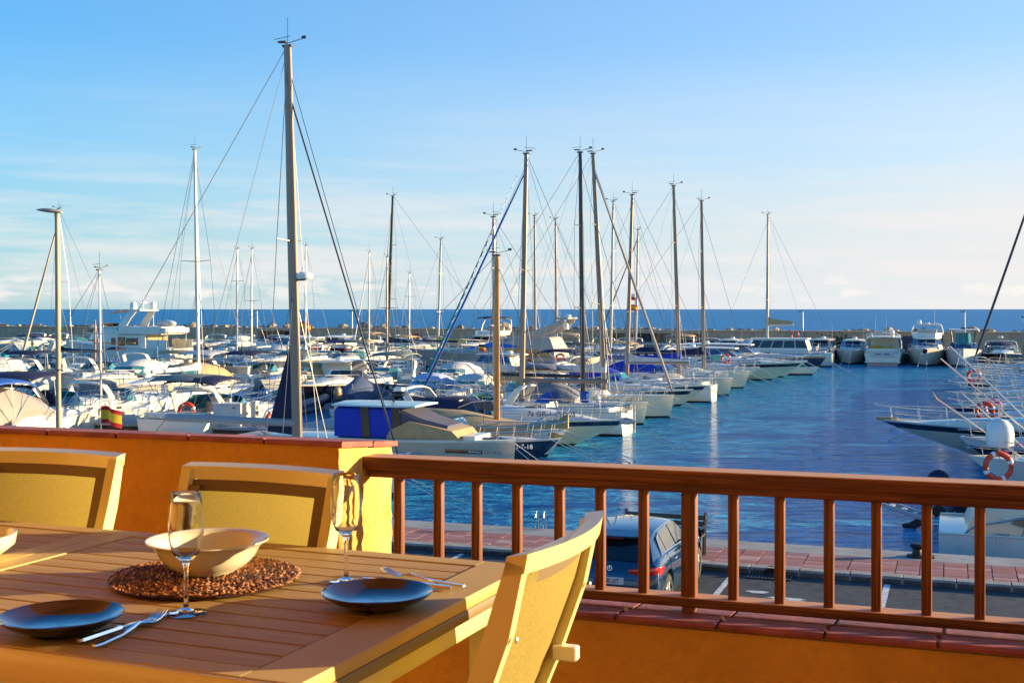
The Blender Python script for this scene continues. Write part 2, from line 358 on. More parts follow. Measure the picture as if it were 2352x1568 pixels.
# ladder
steel=mat('stainless',(.62,.62,.62),.18,1.0)
e=thing('quay_ladder','stainless swimming ladder over the edge of the quay','ladder',F(U(1238,28.3),28.42,QZ),-A)
b=MB()
for s in (-.1,.1): b.tube([(s,.12,-1.5),(s,.12,0),(s,.10,.30),(s,.04,.42),(s,-.04,.42),(s,-.10,.30),(s,-.11,0)],.02,8)
b.build('handrail',steel,e)
for k in range(5):
    b=MB(); b.tube([(-.1,.12,-1.2+k*.3),(.1,.12,-1.2+k*.3)],.018,8); b.build('rung',steel,e)
# bench
bw1=wood('bench_wood',(.16,.075,.035),(.09,.04,.02),(3,40,40))
e=thing('park_bench','wooden slatted bench with black metal legs on the pavement behind the car','bench',F(-6.0,26.35,QZ),-A)
blk=mat('black_metal',(.012,.012,.012),.4,.5)
for k in range(3):
    b=MB(); b.box((0,.30+.03*k,.52+k*.13),(1.8,.03,.10),rx=-.2,bev=.006); b.build('back_slat',bw1,e)
for k in range(4):
    b=MB(); b.box((0,.20-k*.13,.45),(1.8,.11,.03),bev=.006); b.build('seat_slat',bw1,e)
for s in (-1,1):
    b=MB(); b.tube([(s*.88,-.22,0),(s*.88,-.22,.62),(s*.88,.24,.62)],.035,4); b.tube([(s*.88,.24,0),(s*.88,.28,.5),(s*.88,.42,.88)],.04,4); b.build('bench_frame',blk,e)
# street lamp
e=thing('street_lamp','tall cream street lamp with a flat oval head rising above the terrace wall','street lamp',F(U(136,25.0),25.0,RZ),0)
cream=mat('cream_paint',(.36,.28,.19),.5,var=.12,vs=3)
b=MB(); b.tube([(0,0,0),(0,0,.9),(0,0,.92),(-.06,0,7.75)],[.09,.09,.072,.05],14); b.build('pole',cream,e)
b=MB(); b.tube([(-.004,0,2.15),(-.004,0,2.19)],.078,14); b.tube([(0,0,3.9),(-.01,0,3.93)],.072,14); b.build('collar',dk,e)
b=MB()
pr=[]
for k in range(9):
    a=k/8; x=.06-.62*a; w=.15*math.sin(math.pi*min(1,a*.86+.14))**.6; h=.07*math.sin(math.pi*min(1,a*.8+.12))
    pr.append([Vector((x,w*math.cos(q),7.80+.06*a+(h if math.sin(q)>0 else h*.55)*math.sin(q))) for q in [j*2*math.pi/12 for j in range(12)]])
b.loft(pr,caps=True); b.build('lamp_head',mat('lamp_grey',(.30,.27,.22),.5),e)
b=MB(); b.tube([(-.06,0,7.7),(-.055,0,7.86)],.062,12); b.build('bracket',cream,e)
# service box by the lamp
# ---------------------------------------------------------------- terrace: walls, floor
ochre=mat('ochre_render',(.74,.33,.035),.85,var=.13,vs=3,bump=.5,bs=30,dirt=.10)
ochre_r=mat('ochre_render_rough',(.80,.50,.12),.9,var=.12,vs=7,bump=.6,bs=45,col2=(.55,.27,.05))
terra=mat('terracotta',(.36,.085,.045),.55,var=.3,vs=7,bump=.2,bs=50)
grout=mat('grout',(.33,.21,.09),.9,var=.2,vs=30)
FZ=4.98
b=MB(); fbox(b,-6,6,-3,3.42,FZ-.25,FZ); struct(b.build('terrace_floor',terra,smooth=0))
UE=-1.77
def fprism(b,u0,u1,pts,mi=0,j=0):
    n=len(pts); o=[F(u0,v,z) for v,z in pts]+[F(u1,v,z) for v,z in pts]
    b.add(o,[tuple(reversed(range(n))),tuple(range(n,2*n))]+[(i,(i+1)%n,(i+1)%n+n,i+n) for i in range(n)],mi)
# left wall
lw=thing('parapet_wall','tall ochre rendered parapet wall behind the chairs, topped with terracotta tiles','wall',F(-4,3.58,FZ-.3),0)
base=lw.location.copy()
def wbuild(b,name,m,par,smooth=0):
    o=b.build(name,m,par,smooth=smooth); o.location=-par.location; return o
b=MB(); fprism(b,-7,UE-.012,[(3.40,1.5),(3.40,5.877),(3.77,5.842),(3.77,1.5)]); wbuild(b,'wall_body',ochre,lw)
# rough end face as a separate yellower layer, unevenly raised
b=MB(); g=random.Random(5); nv,nz=22,60; vs=[]
for i in range(nv+1):
    for j in range(nz+1):
        vv=3.396+.372*i/nv; zz=4.6+(5.874-.094*(vv-3.4)-4.6)*j/nz
        e0=0 if i in(0,nv) or j==nz else g.uniform(-.0035,.0045)
        if i==0: vv-=g.uniform(0,.004)
        vs.append(F(UE-.010+.010*(1 if 0<i<nv else .2)+e0,vv,zz))
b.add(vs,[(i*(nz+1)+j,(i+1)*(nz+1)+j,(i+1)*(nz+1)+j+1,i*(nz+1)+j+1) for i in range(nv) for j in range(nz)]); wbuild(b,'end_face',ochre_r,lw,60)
b=MB(); fprism(b,-7,UE-.004,[(3.405,5.878),(3.405,5.890),(3.768,5.855),(3.768,5.843)]); wbuild(b,'mortar_bed',grout,lw)
u=UE+.006; 
while u>-5.2:
    w=.277; 
    for (va,vb) in ((3.388,3.60),(3.609,3.79)):
        b=MB(); za=5.893-.094*(va-3.4)+rnd.uniform(-.0015,.0015); zb=5.893-.094*(vb-3.4)
        fprism(b,u-w+.009,u,[(va,za-.016),(va-.002,za-.006),(va+.005,za+.002),(vb,zb+.002),(vb,zb-.014)]); wbuild(b,'coping_tile',terra,lw)
    u-=w
# low wall under the railing
lo=thing('low_parapet_wall','low ochre wall under the wooden railing, topped with terracotta tiles','wall',F(1,3.58,FZ-.3),0)
b=MB(); fprism(b,UE-.008,6,[(3.41,1.5),(3.41,5.412),(3.76,5.378),(3.76,1.5)]); wbuild(b,'wall_body',ochre,lo)
b=MB(); fprism(b,UE,6,[(3.414,5.413),(3.414,5.427),(3.755,5.394),(3.755,5.380)]); wbuild(b,'mortar_bed',grout,lo)
u=-1.76
i=0
while u<2.2:
    w=.287
    for k,(va,vb) in enumerate(((3.392,3.535),(3.544,3.78))):
        uo=u+(0 if k==0 else .012)
        b=MB(); za=5.437-.094*(va-3.4)+rnd.uniform(-.0012,.0012); zb=5.437-.094*(vb-3.4)+(.0 if k==0 else .002)
        b_=b; fprism(b,uo,uo+w-.011,[(va,za-.017),(va-.003,za-.008),(va+.006,za),(vb-.002,zb),(vb,zb-.016)]); wbuild(b,'coping_tile',terra,lo)
    # mortar blob in the joint
    b=MB(); g=rnd; c=F(u-.0055,3.49+g.uniform(-.05,.04),5.428); b.ball(c,(.006,.035,.006),8,5,jit=.2,rg=g); wbuild(b,'mortar',mat('mortar_light',(.55,.40,.20),.9,var=.2,vs=30),lo,40)
    u+=w
# railing
woodR=wood('rail_wood',(.25,.068,.012),(.085,.018,.004),(1.6,45,60),.6,.0)
woodB=wood('baluster_wood',(.30,.080,.012),(.10,.022,.005),(60,60,1.6),.55,.0)
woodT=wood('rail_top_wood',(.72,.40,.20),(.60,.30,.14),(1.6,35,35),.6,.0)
ru0,rv0=UE,3.535
rl=thing('wooden_railing','reddish brown varnished timber railing on the low wall of the terrace','railing',F(ru0,rv0,5.43),-A)
def rb(b,u0,u1,v0,v1,z0,z1,mi=0,bev=.003):
    b.box(((u0+u1)/2-ru0,(v0+v1)/2-rv0,(z0+z1)/2-5.43),(u1-u0,v1-v0,z1-z0),mi=mi,bev=bev)
zt=6.3-.469
b=MB(); rb(b,UE+.001,4.2,3.535,3.632,zt-.037,zt,0,.004); b.build('top_rail',woodR,rl)
b=MB(); rb(b,UE+.004,4.2,3.538,3.629,zt+.0002,zt+.0035,0,.001); b.build('sunlit_weathered_top',woodT,rl)  # pale cap: weathering plus sunlight on the top put into its colour
b=MB(); rb(b,UE+.015,4.2,3.548,3.62,zt-.062,zt-.0372,0,.003); b.build('sub_rail',woodR,rl)
zb=5.463
b=MB(); rb(b,UE+.05,4.2,3.55,3.625,zb-.025,zb,0,.004); b.build('bottom_rail',woodR,rl)
b=MB(); rb(b,UE+.052,4.2,3.553,3.622,zb+.0002,zb+.0025,0,.001); b.build('sunlit_weathered_top',woodT,rl)
bal=None
pxs=[917,1003,1093,1184,1277,1373,1473,1575,1681,1789,1897,2010,2125,2247]
u0=U(917,3.58); st=(U(2247,3.58)-u0)/13
for k in range(17):
    uu=u0+st*k+(.004 if k%3==1 else 0)
    if k==7:
        b=MB(); b.box((0,0,0),(.042,.042,zt-.062-zb-.0005),bev=.002); b.build('post',woodB,rl,loc=(uu-ru0,.047,(zt-.062+zb)/2-5.43))
        b=MB(); b.box((0,0,0),(.034,.05,.024),bev=.002); b.build('post_foot',woodB,rl,loc=(uu-ru0,.045,zb-.025-.0125-5.43)); continue
    if bal is None:
        b=MB(); b.box((0,0,0),(.0275,.0275,zt-.062-zb-.0005),bev=.002); o=b.build('baluster',woodB,rl); bal=o.data
    else: o=link('baluster',bal,rl)
    o.location=(uu-ru0,.045,(zt-.062+zb)/2-5.43)

# unseen covered terrace behind the camera, added for warm bounce light
plas=mat('terrace_plaster',(.80,.52,.18),.85,var=.05,vs=2,bump=.2,bs=50)
e=thing('unseen_back_wall','unseen ochre rear wall added for warm bounce, with dark panes to cut it','wall',F(-1,-2.6,FZ),0)
b=MB(); fbox(b,-5.4,5.0,-2.8,-2.6,FZ-.2,7.75); wbuild(b,'wall_body',plas,e)
for k in range(3): b=MB(); fbox(b,-.2+k*1.7,1.45+k*1.7,-2.598,-2.57,FZ,7.3); wbuild(b,'bounce_cut_pane',mat('bounce_cut_dark',(.02,.02,.02),.08),e)  # dark panes added to cut the bounce light, not known doors
e=thing('unseen_side_wall','unseen warm ochre side wall added to bounce light onto the terrace','wall',F(-5.3,0,FZ),0)
b=MB(); fbox(b,-5.6,-5.41,-2.8,3.3,FZ-.2,7.75); wbuild(b,'wall_body',plas,e)
o=None
b=MB(); fbox(b,-5.6,5.0,-2.8,3.3,7.76,7.95); struct(b.build('unseen_ceiling',plas,smooth=0))

e=thing('coastal_shrub','small dark green shrub growing on the quay against the breakwater wall','shrub',F(U(1915,158),158,1),0)
leafm=mat('leaf_dark',(.04,.07,.02),.7,var=.3,vs=2); g=random.Random(9); b=MB()
for k in range(420):
    c=Vector((g.gauss(0,1.0),g.gauss(0,.5),abs(g.gauss(.8,.6)))); d=Vector((g.uniform(-1,1),g.uniform(-1,1),g.uniform(-1,1))).normalized()*.22; q=d.cross(Vector((.3,.5,.8))).normalized()*.12
    b.add([c-d,c+q,c+d,c-q],[(0,1,2,3)])
b.build('foliage',leafm,e,0)
b=MB(); b.tube([(0,0,0),(.1,0,.9)],[.08,.04],6); b.build('stem',mat('bark',(.1,.07,.05),.9),e,0)
# ---------------------------------------------------------------- dining set
TZ=5.74
TA=math.atan2(.367,-.930)          # long axis of the table, away from its end near the railing
ta=Vector((-.930,.367,0)).normalized(); tb=Vector((-ta.y,ta.x,0))   # tb points towards the camera side?
if tb.y>0: tb=-tb
FR=Vector((.039,2.722,0)); NRc=Vector((-.317,1.853,0)); TW=(NRc-FR).length; tb=(NRc-FR).normalized(); ta=Vector((-tb.y,tb.x,0))
if ta.x>0: ta=-ta
rzt=math.atan2(ta.y,ta.x)
slat=wood('table_slat',(.56,.335,.085),(.46,.26,.06),(3,50,50),.62,.0)
frm=mat('table_frame',(.60,.38,.10),.6,var=.06,vs=5)
ivory=mat('ivory_aluminium',(.80,.66,.27),.35,coat=.25,var=.03,vs=4,bump=.04,bs=300)
tt=thing('dining_table','slatted taupe outdoor dining table with ivory apron laid for a meal','table',FR+Vector((0,0,FZ)),rzt)
TZL=TZ-FZ
sy=1 if Vector((-ta.y,ta.x,0)).dot(tb)>0 else -1
TL=2.15
def tbx(name,x0,x1,y0,y1,z0,z1,m,bev=.002):
    b=MB(); b.box(((x0+x1)/2,sy*(y0+y1)/2,(z0+z1)/2),(x1-x0,y1-y0,z1-z0),bev=bev); return b.build(name,m,tt)
tbx('end_board',0,.105,0.0,TW,TZL-.024,TZL,frm); 
tbx('side_board',.1055,TL,0,.052,TZL-.024,TZL,frm); tbx('side_board',.1055,TL,TW-.052,TW,TZL-.024,TZL,frm)
tbx('cross_board',1.035,1.095,.053,TW-.053,TZL-.024,TZL,frm); tbx('cross_board',1.0975,1.157,.053,TW-.053,TZL-.024,TZL,frm)
ns=12; w=(TW-.11)/ns
me1=None
for x0,x1 in ((.110,1.031),(1.161,TL-.06)):
    me1=None
    for k in range(ns):
        y=.055+w*(k+.5)
        if me1 is None:
            b=MB(); b.box((0,0,0),(x1-x0,w-.006,.02),bev=.0018); o=b.build('table_slat',slat,tt); me1=o.data
        else: o=link('table_slat',me1,tt)
        o.location=((x0+x1)/2,sy*y,TZL-.0118)
tbx('under_board',.04,TL-.04,.04,TW-.04,TZL-.034,TZL-.025,mat('under_dark',(.05,.03,.02),.8))
tbx('apron',.022,.056,.075,TW-.075,TZL-.092,TZL-.036,ivory); tbx('apron',.03,TL,.022,.056,TZL-.092,TZL-.036,ivory); tbx('apron',.03,TL,TW-.056,TW-.022,TZL-.092,TZL-.036,ivory)
tbx('apron_trim',-.002,.012,.0,TW,TZL-.046,TZL-.0245,mat('frame_dark',(.22,.15,.07),.45)) 
tbx('apron_trim',.0125,TL,TW-.006,TW+.008,TZL-.052,TZL-.002,ivory)
for x in (.07,2.05):
    for y in (.06,TW-.06): tbx('leg',x-.035,x+.035,y-.035,y+.035,0,TZL-.093,ivory,.004)
def TP(x,z): # point on the table top under picture column/row
    d=.56*FD/(z-709.8); return Vector(((x-1176)/FD*d,d,TZ))
def at_rim(x,y,h):
    d=(.56-h)*FD/(y-709.8); return Vector(((x-1176)/FD*d,d,TZ))
# placemat: coils of plaited fibre
pmc=TP(473,1331); pm=thing('placemat','round woven reddish brown fibre placemat under the bowl','placemat',pmc,0)
fib=[mat('fibre_dark',(.10,.035,.015),.6,var=.3,vs=60),mat('fibre_light',(.42,.15,.035),.5,var=.3,vs=60)]
b=MB(); b.lathe([(0,.001),(.185,.001),(.190,.004),(.185,.006),(0,.006)],40); b.build('backing',fib[0],pm)
g=random.Random(11); b=MB()
rr=.012
while rr<.196:
    n=max(6,int(2*math.pi*rr/.0105))
    for k in range(n):
        a=k*2*math.pi/n+g.uniform(-.02,.02); r0=rr+g.uniform(-.0015,.0015)
        c=Vector((r0*math.cos(a),r0*math.sin(a),.007+g.uniform(0,.0035)))
        tn=Vector((-math.sin(a),math.cos(a),0)); rd=Vector((math.cos(a),math.sin(a),0))
        d=(tn*.0075+rd*(.0035 if int(rr*1000/9)%2 else -.0035)); up=Vector((0,0,1)); w=rd*.0032
        P=[c-d,c-d*.3+w+up*.001,c+d,c-d*.3-w+up*.001,c+up*.0038,c-up*.003]
        P=[c-d,c+w,c+d,c-w,c+up*.0042]
        b.add(P,[(0,1,4),(1,2,4),(2,3,4),(3,0,4)],1 if g.random()<.55 else 0)
    rr+=.0078
o=b.build('plaited_strands',fib,pm,smooth=0); o['kind']='stuff'
# bowls
cer=mat('cream_ceramic',(.90,.78,.50),.16,coat=.5)
bc=TP(477,1324); bo=thing('salad_bowl','large flared cream ceramic bowl standing on the woven placemat','bowl',bc+Vector((0,0,.0085)),0)
pf=[(0,.004),(.045,.004),(.047,0),(.053,0),(.058,.006),(.080,.017),(.098,.036),(.108,.055),(.120,.0665),(.1262,.069),(.1262,.0715),(.121,.0712),(.105,.060),(.094,.038),(.076,.021),(.04,.011),(0,.011)]
b=MB(); b.lathe(pf,56); b.build('bowl_shell',cer,bo,60)
e=thing('serving_bowl','small straight-sided cream bowl at the table edge past the cross board','bowl',Vector((-1.222,2.78,TZ)),0)
b=MB(); b.lathe([(0,.003),(.05,.003),(.055,0),(.062,.0),(.085,.018),(.102,.032),(.106,.055),(.1035,.0565),(.100,.053),(.094,.034),(.06,.012),(0,.010)],44); b.build('bowl_shell',cer,e,60)
# plates
gl_out=mat('glaze_black',(.012,.010,.012),.08,coat=.8)
def glaze():
    m=bpy.data.materials.new('glaze_sky_reflection'); m.use_nodes=True; t=m.node_tree; b=t.nodes['Principled BSDF']
    b.inputs['Roughness'].default_value=.05; b.inputs['Coat Weight'].default_value=1
    tcn=t.nodes.new('ShaderNodeTexCoord'); n=t.nodes.new('ShaderNodeTexNoise'); n.inputs['Scale'].default_value=16; n.inputs['Detail'].default_value=2; n.inputs['Distortion'].default_value=1.6
    t.links.new(tcn.outputs['Object'],n.inputs[0])
    ln=t.nodes.new('ShaderNodeVectorMath'); ln.operation='LENGTH'; t.links.new(tcn.outputs['Object'],ln.inputs[0])
    k=mth(t,'ADD',mth(t,'MULTIPLY',ln.outputs['Value'],-9.0),mth(t,'MULTIPLY',n.outputs['Fac'],1.0))
    r=ramp(t,k,[(0.0,(.030,.012,.010,1)),(.02,(.035,.014,.010,1)),(.10,(.02,.10,.26,1)),(.3,(.04,.30,.75,1))]); t.links.new(r.outputs[0],b.inputs['Base Color']); return m  # brown glaze; the blue sky reflection in the middle is put into its colour
glz=glaze()
pp=[(0,.006),(.045,.006),(.047,.0),(.055,0),(.060,.005),(.085,.014),(.1035,.027),(.1055,.030),(.104,.0315),(.098,.029),(.080,.018),(.058,.0105),(0,.0095)]
for x,y,lab in ((141,1409.5,'dark glazed plate beside the fork and knife and the lone flute'),(866,1356,'dark glazed plate beside the taller-standing flute at the railing end of the table')):
    c=at_rim(x,y,.030); e=thing('dinner_plate',lab,'plate',c,0,'dark plates on the table')
    b=MB(); b.lathe(pp[:9],48); b.build('underside',gl_out,e,60); b=MB(); b.lathe(pp[8:],48); b.build('well',glz,e,60)
# flutes
glass=mat('clear_glass',(1,1,1),0.0,trans=1,ior=1.45)
fl=[(0,.0035),(.010,.004),(.022,.0035),(.036,.0012),(.0375,.0),(.0375,.0),(.0,.0)]
def flute(c,lab):
    e=thing('champagne_flute',lab,'glass',c,0,'champagne flutes on the table')
    b=MB(); b.lathe([(0,0),(.0372,0),(.0378,.001),(.0372,.002),(.020,.0045),(.008,.009),(.0048,.016),(.0040,.03),(.0038,.06),(.0045,.085),(.0075,.094),(0,.0945)],32); b.build('foot_and_stem',glass,e,60)
    o1=[(.0072,.0942),(.013,.098),(.022,.108),(.0275,.120),(.0312,.138),(.0325,.155),(.0318,.175),(.0295,.200),(.0268,.2215)]
    o2=[(r-.0011,z) for r,z in reversed(o1[2:])]
    b=MB(); b.lathe([(0,.0946)]+o1+[(.0264,.2222)]+o2+[(.017,.1068),(.009,.1025),(0,.1015)],40); b.build('bowl',glass,e,60)
flute(TP(427,1407),'champagne flute beside the fork, in front of the bowl'); flute(TP(795,1336),'champagne flute behind the dark plate at the railing end')
# cutlery
sil=mat('polished_steel',(.70,.70,.72),.12,1.0)
def strip(b,pts,ws,th,up=Vector((0,0,1))):
    rings=[]
    for i,(p,w) in enumerate(zip(pts,ws)):
        p=Vector(p); d=(Vector(pts[min(i+1,len(pts)-1)])-Vector(pts[max(i-1,0)])).normalized(); s=d.cross(up).normalized(); n=s.cross(d)
        h=th/2; rings.append([p-s*w-n*h*.3,p-s*w*.6-n*h,p+s*w*.6-n*h,p+s*w-n*h*.3,p+s*w*.7+n*h,p-s*w*.7+n*h])
    b.loft(rings,caps=True)
def fork(c,rz,lab):
    e=thing('fork',lab,'fork',c,rz,'cutlery on the table')
    b=MB(); strip(b,[(0,0,.006),(.02,0,.005),(.08,0,.004),(.12,0,.007),(.14,0,.011),(.155,0,.008),(.165,0,.006)],[.004,.0065,.0055,.0035,.0035,.009,.011],.004); b.build('handle',sil,e,40)
    b=MB(); strip(b,[(.160,0,.0065),(.172,0,.0045),(.182,0,.004)],[.0105,.0118,.0118],.0025); b.build('head',sil,e,40)
    for k in range(4):
        b=MB(); y=-.0096+k*.0064; strip(b,[(.180,y,.004),(.195,y,.005),(.212,y*.95,.009),(.224,y*.9,.014)],[.0018,.0017,.0015,.0008],.002); b.build('tine',sil,e,40)
def knife(c,rz,lab):
    e=thing('table_knife',lab,'knife',c,rz,'cutlery on the table')
    b=MB(); strip(b,[(0,0,.006),(.01,0,.0065),(.06,0,.0065),(.10,0,.006)],[.004,.0075,.0068,.0055],.007); b.build('handle',sil,e,40)
    b=MB(); strip(b,[(.099,0,.006),(.112,0,.0055),(.13,0,.005),(.19,-.001,.004),(.222,-.004,.0035)],[.0045,.006,.0092,.0092,.002],.0022); b.build('blade',sil,e,40)
def along(p,q): d=(q-p); return math.atan2(d.y,d.x)
p=TP(216,1491); fork(p,along(p,TP(400,1404)),'steel fork lying beside the dark plate with its tines towards the flute')
p=TP(180,1480); knife(p,along(p,TP(372,1416)),'steel knife lying across the fork beside the dark plate')
p=TP(1066,1351); fork(p,along(p,TP(858,1313)),'steel fork lying behind the dark plate at the railing end')
p=TP(1036,1357); knife(p,along(p,TP(830,1330)),'steel knife tucked partly under the dark plate at the railing end')
# chairs
slingm=mat('sling_mesh',(.52,.39,.08),.7,var=.20,vs=200,bump=.2,bs=400,trl=.45)
hem=mat('sling_hem',(.20,.13,.055),.75)
def chair(loc,rz,lab,H=.92,Wd=.46):
    e=thing('sling_chair',lab,'chair',loc,rz,'ivory sling chairs round the table')
    # local: +x forward (towards the table), y across, z up; origin on the floor below the seat back
    # side profile of the back post
    prof=[(-.235,H-.005),(-.205,H-.12),(-.155,H-.26),(-.09,.50),(-.055,.40),(-.07,.22),(-.15,0)]
    def bow(y,a=.035): return -a*(1-(2*y/Wd)**2)
    pw,pd=.028,.042
    for s in (-1,1):
        y=s*(Wd/2-pw/2); b=MB(); rings=[]
        for i,(x,z) in enumerate(prof):
            a=prof[max(i-1,0)]; c=prof[min(i+1,len(prof)-1)]; d=Vector((c[0]-a[0],0,c[1]-a[1])).normalized(); n=Vector((d.z,0,-d.x)) 
            if n.x<0: n=-n
            k=pd*(.72 if i==0 else 1)
            P=Vector((x,y,z)); rings.append([P+Vector((0,-pw/2,0))-n*k/2,P+Vector((0,pw/2,0))-n*k/2,P+Vector((0,pw/2,0))+n*k/2,P+Vector((0,-pw/2,0))+n*k/2])
        b.loft(rings,caps=True); b.build('back_post',ivory,e,25)
        b=MB(); b.lathe([(0,0),(.006,.0),(.006,.002),(.003,.004),(0,.004)],10,(prof[1][0]-.027,y,H-.13),ax=(-1,0,-.25)); b.lathe([(0,0),(.006,.0),(.006,.002),(0,.004)],10,(prof[2][0]-.03,y,H-.27),ax=(-1,0,-.25)); b.build('screw',galv,e)
        b=MB(); b.tube([(.36,y,0),(.37,y,.42)],.018,4); b.build('front_leg',ivory,e,20)
        b=MB(); b.box((.15,y,.435),(.46,pw,.03),bev=.004); b.build('seat_rail',ivory,e,20)
    # curved top bar
    b=MB(); rings=[]
    for k in range(13):
        y=-(Wd/2)+Wd*k/12; x=prof[0][0]+bow(y); 
        rings.append([Vector((x-.016,y,H-.020)),Vector((x+.020,y,H-.026)),Vector((x+.014,y,H+.006)),Vector((x-.022,y,H+.012))])
    b.loft(rings,caps=True); b.build('top_rail',ivory,e,25)
    # sling of the back
    def slg(inset,x_off,z0,z1,name,m,edge=False):
        b=MB(); ny,nz=12,10; P=[]
        for i in range(ny+1):
            y=-(Wd/2-inset)+(Wd-2*inset)*i/ny
            for j in range(nz+1):
                f=j/nz; z=z0+(z1-z0)*f
                # interpolate the profile at z
                for a,c in zip(prof[:-1],prof[1:]):
                    if a[1]>=z>=c[1]: xx=c[0]+(a[0]-c[0])*(z-c[1])/(a[1]-c[1]); break
                P.append(Vector((xx+bow(y)*(.4+.6*f)+x_off,y,z)))
        fs=[(i*(nz+1)+j,(i+1)*(nz+1)+j,(i+1)*(nz+1)+j+1,i*(nz+1)+j+1) for i in range(ny) for j in range(nz)]
        b.add(P,fs); return b.build(name,m,e,60)
    slg(.028,.006,.47,H-.028,'back_sling',slingm)
    b=MB()
    for s in (-1,1):
        pts=[]
        for z in (H-.04,H-.15,H-.28,.48):
            for a,c in zip(prof[:-1],prof[1:]):
                if a[1]>=z>=c[1]: xx=c[0]+(a[0]-c[0])*(z-c[1])/(a[1]-c[1]); break
            pts.append((xx+.010,s*(Wd/2-.045),z))
        rings=[[Vector(p)+Vector((0,-.015,0)),Vector(p)+Vector((0,.015,0)),Vector(p)+Vector((.003,.015,0)),Vector(p)+Vector((.003,-.015,0))] for p in pts]; b.loft(rings,caps=True)
    rings=[]
    for k in range(13):
        y=-(Wd/2-.03)+(Wd-.06)*k/12; x=prof[0][0]+bow(y)+.012
        rings.append([Vector((x,y,H-.028)),Vector((x+.004,y,H-.028)),Vector((x+.012,y,H-.055)),Vector((x+.008,y,H-.055))])
    b.loft(rings,caps=True); b.build('sling_hem',hem,e,40)
    b=MB(); b.add([(-.06,-Wd/2+.03,.44),(.37,-Wd/2+.03,.445),(.37,Wd/2-.03,.445),(-.06,Wd/2-.03,.44),(.15,-Wd/2+.03,.425),(.15,Wd/2-.03,.425)],[(0,4,5,3),(4,1,2,5)]); b.build('seat_sling',slingm,e,60)
    b=MB(); b.box((.37,0,.43),(.03,Wd,.03),bev=.003); b.box((-.08,0,.40),(.03,Wd-.06,.03),bev=.003); b.build('cross_bar',ivory,e,20)
    b=MB(); b.box((-.19,-Wd/2+.03,.655),(.05,.026,.028),bev=.003); b.build('stacking_block',white,e,20)
    return e
# two chairs across the table, facing it; top bar ends taken from the photograph
def place(pa,pb,H,side,lab,Wd=.46):
    mid=(pa+pb)/2; d=(pb-pa); d.z=0; d.normalize(); fwd=Vector((-d.y,d.x,0))*side; 
    loc=mid+fwd*.235; loc.z=FZ
    return chair(loc,math.atan2(fwd.y,fwd.x),lab,H,Wd)
def HP(x,y,drop): k=drop*FD/(y-709.8); return Vector(((x-1176)/FD*k,k,0))
place(HP(425,1070,.40),HP(785,1092,.40),.917,-1,'ivory sling chair across the table beside the end of the tall wall')
pb_=HP(276,1050,.40); dd=(HP(0,1037,.40)-pb_).normalized(); place(pb_+dd*.46,pb_,.917,-1,'ivory sling chair across the table with its post shining in the sun')
place(HP(1183,1283,.40),HP(1360,1181,.40),.917,1,'ivory sling chair at the head of the table, its back to the railing')
# ---------------------------------------------------------------- boats
gel=white
gelc=mat('gelcoat_cream',(.76,.64,.43),.25,coat=.3,var=.04,vs=1.0)
gelg=mat('gelcoat_grey',(.48,.39,.29),.3,coat=.3,var=.03,vs=1)
navy=mat('hull_navy',(.008,.014,.05),.12,coat=.6)
blackh=mat('hull_black',(.006,.006,.010),.12,coat=.6)
burg=mat('hull_burgundy',(.16,.008,.010),.15,coat=.6)
antif=mat('antifouling_dark',(.02,.022,.03),.8)
antib=mat('antifouling_blue',(.02,.05,.16),.8)
antir=mat('antifouling_red',(.2,.03,.02),.8)
tealg=mat('windscreen_teal',(.04,.20,.21),.05,coat=.5)
gls=mat('boat_glass',(.035,.035,.035),.05,coat=.5)
glb=mat('glass_blue',(.03,.08,.18),.05,coat=.5)
vinyl=mat('clear_vinyl',(.30,.24,.19),.25,coat=.3)
tan=mat('canvas_tan',(.48,.32,.15),.85,var=.1,vs=3,bump=.25,bs=8)
grn=mat('canvas_green_grey',(.20,.22,.18),.85,var=.1,vs=3)
cnavy=mat('canvas_navy',(.015,.017,.055),.8,var=.15,vs=3,bump=.2,bs=6)
cblue=mat('canvas_blue',(.008,.035,.42),.75,var=.08,vs=3,bump=.2,bs=6)
cbl2=mat('canvas_royal',(.02,.10,.40),.75,var=.08,vs=3,bump=.2,bs=6)
cgrey=mat('canvas_grey',(.20,.19,.20),.85,var=.08,vs=3,bump=.2,bs=6)
cwhite=mat('canvas_white',(.68,.62,.54),.85,var=.06,vs=3,bump=.3,bs=6)
cyel=mat('canvas_yellow',(.75,.50,.05),.8,var=.1,vs=3,bump=.2,bs=6)
cteal=mat('canvas_teal',(.0,.22,.22),.8)
cora=mat('canvas_orange',(.80,.14,.02),.8,var=.1,vs=3,bump=.3,bs=6)
teak=wood('teak',(.36,.17,.07),(.28,.12,.05),(40,3,40),.6,.05)
varn=wood('varnished_mast',(.72,.30,.05),(.55,.19,.03),(30,30,1.5),.3,.4)
alu=mat('mast_aluminium',(.29,.215,.155),.4,.25)
aluw=mat('mast_white',(.62,.57,.48),.4)
mblk=mat('mast_black',(.03,.028,.028),.3,coat=.3)
wire=mat('rigging_wire',(.20,.19,.18),.4,.6)
wirel=mat('line_white',(.62,.56,.46),.8)
rub=mat('rubber_black',(.015,.015,.016),.6)
ribg=mat('rib_grey',(.17,.18,.20),.5)
orange=mat('lifebuoy_orange',(.75,.07,.02),.5)
dome=mat('dome_white',(.80,.77,.68),.3,coat=.2)
YEL=mat('flag_yellow',(.85,.52,.02),.8); RED=mat('flag_red',(.62,.02,.02),.8); BLK=mat('flag_black',(.01,.01,.01),.8); WHT=mat('flag_white',(.8,.8,.8),.8); LBL=mat('flag_light_blue',(.05,.38,.75),.8)
cush=mat('cushion',(.60,.52,.42),.8)
HT=-A; HTm=math.pi-A; HN=math.pi/2-A; HNm=-math.pi/2-A
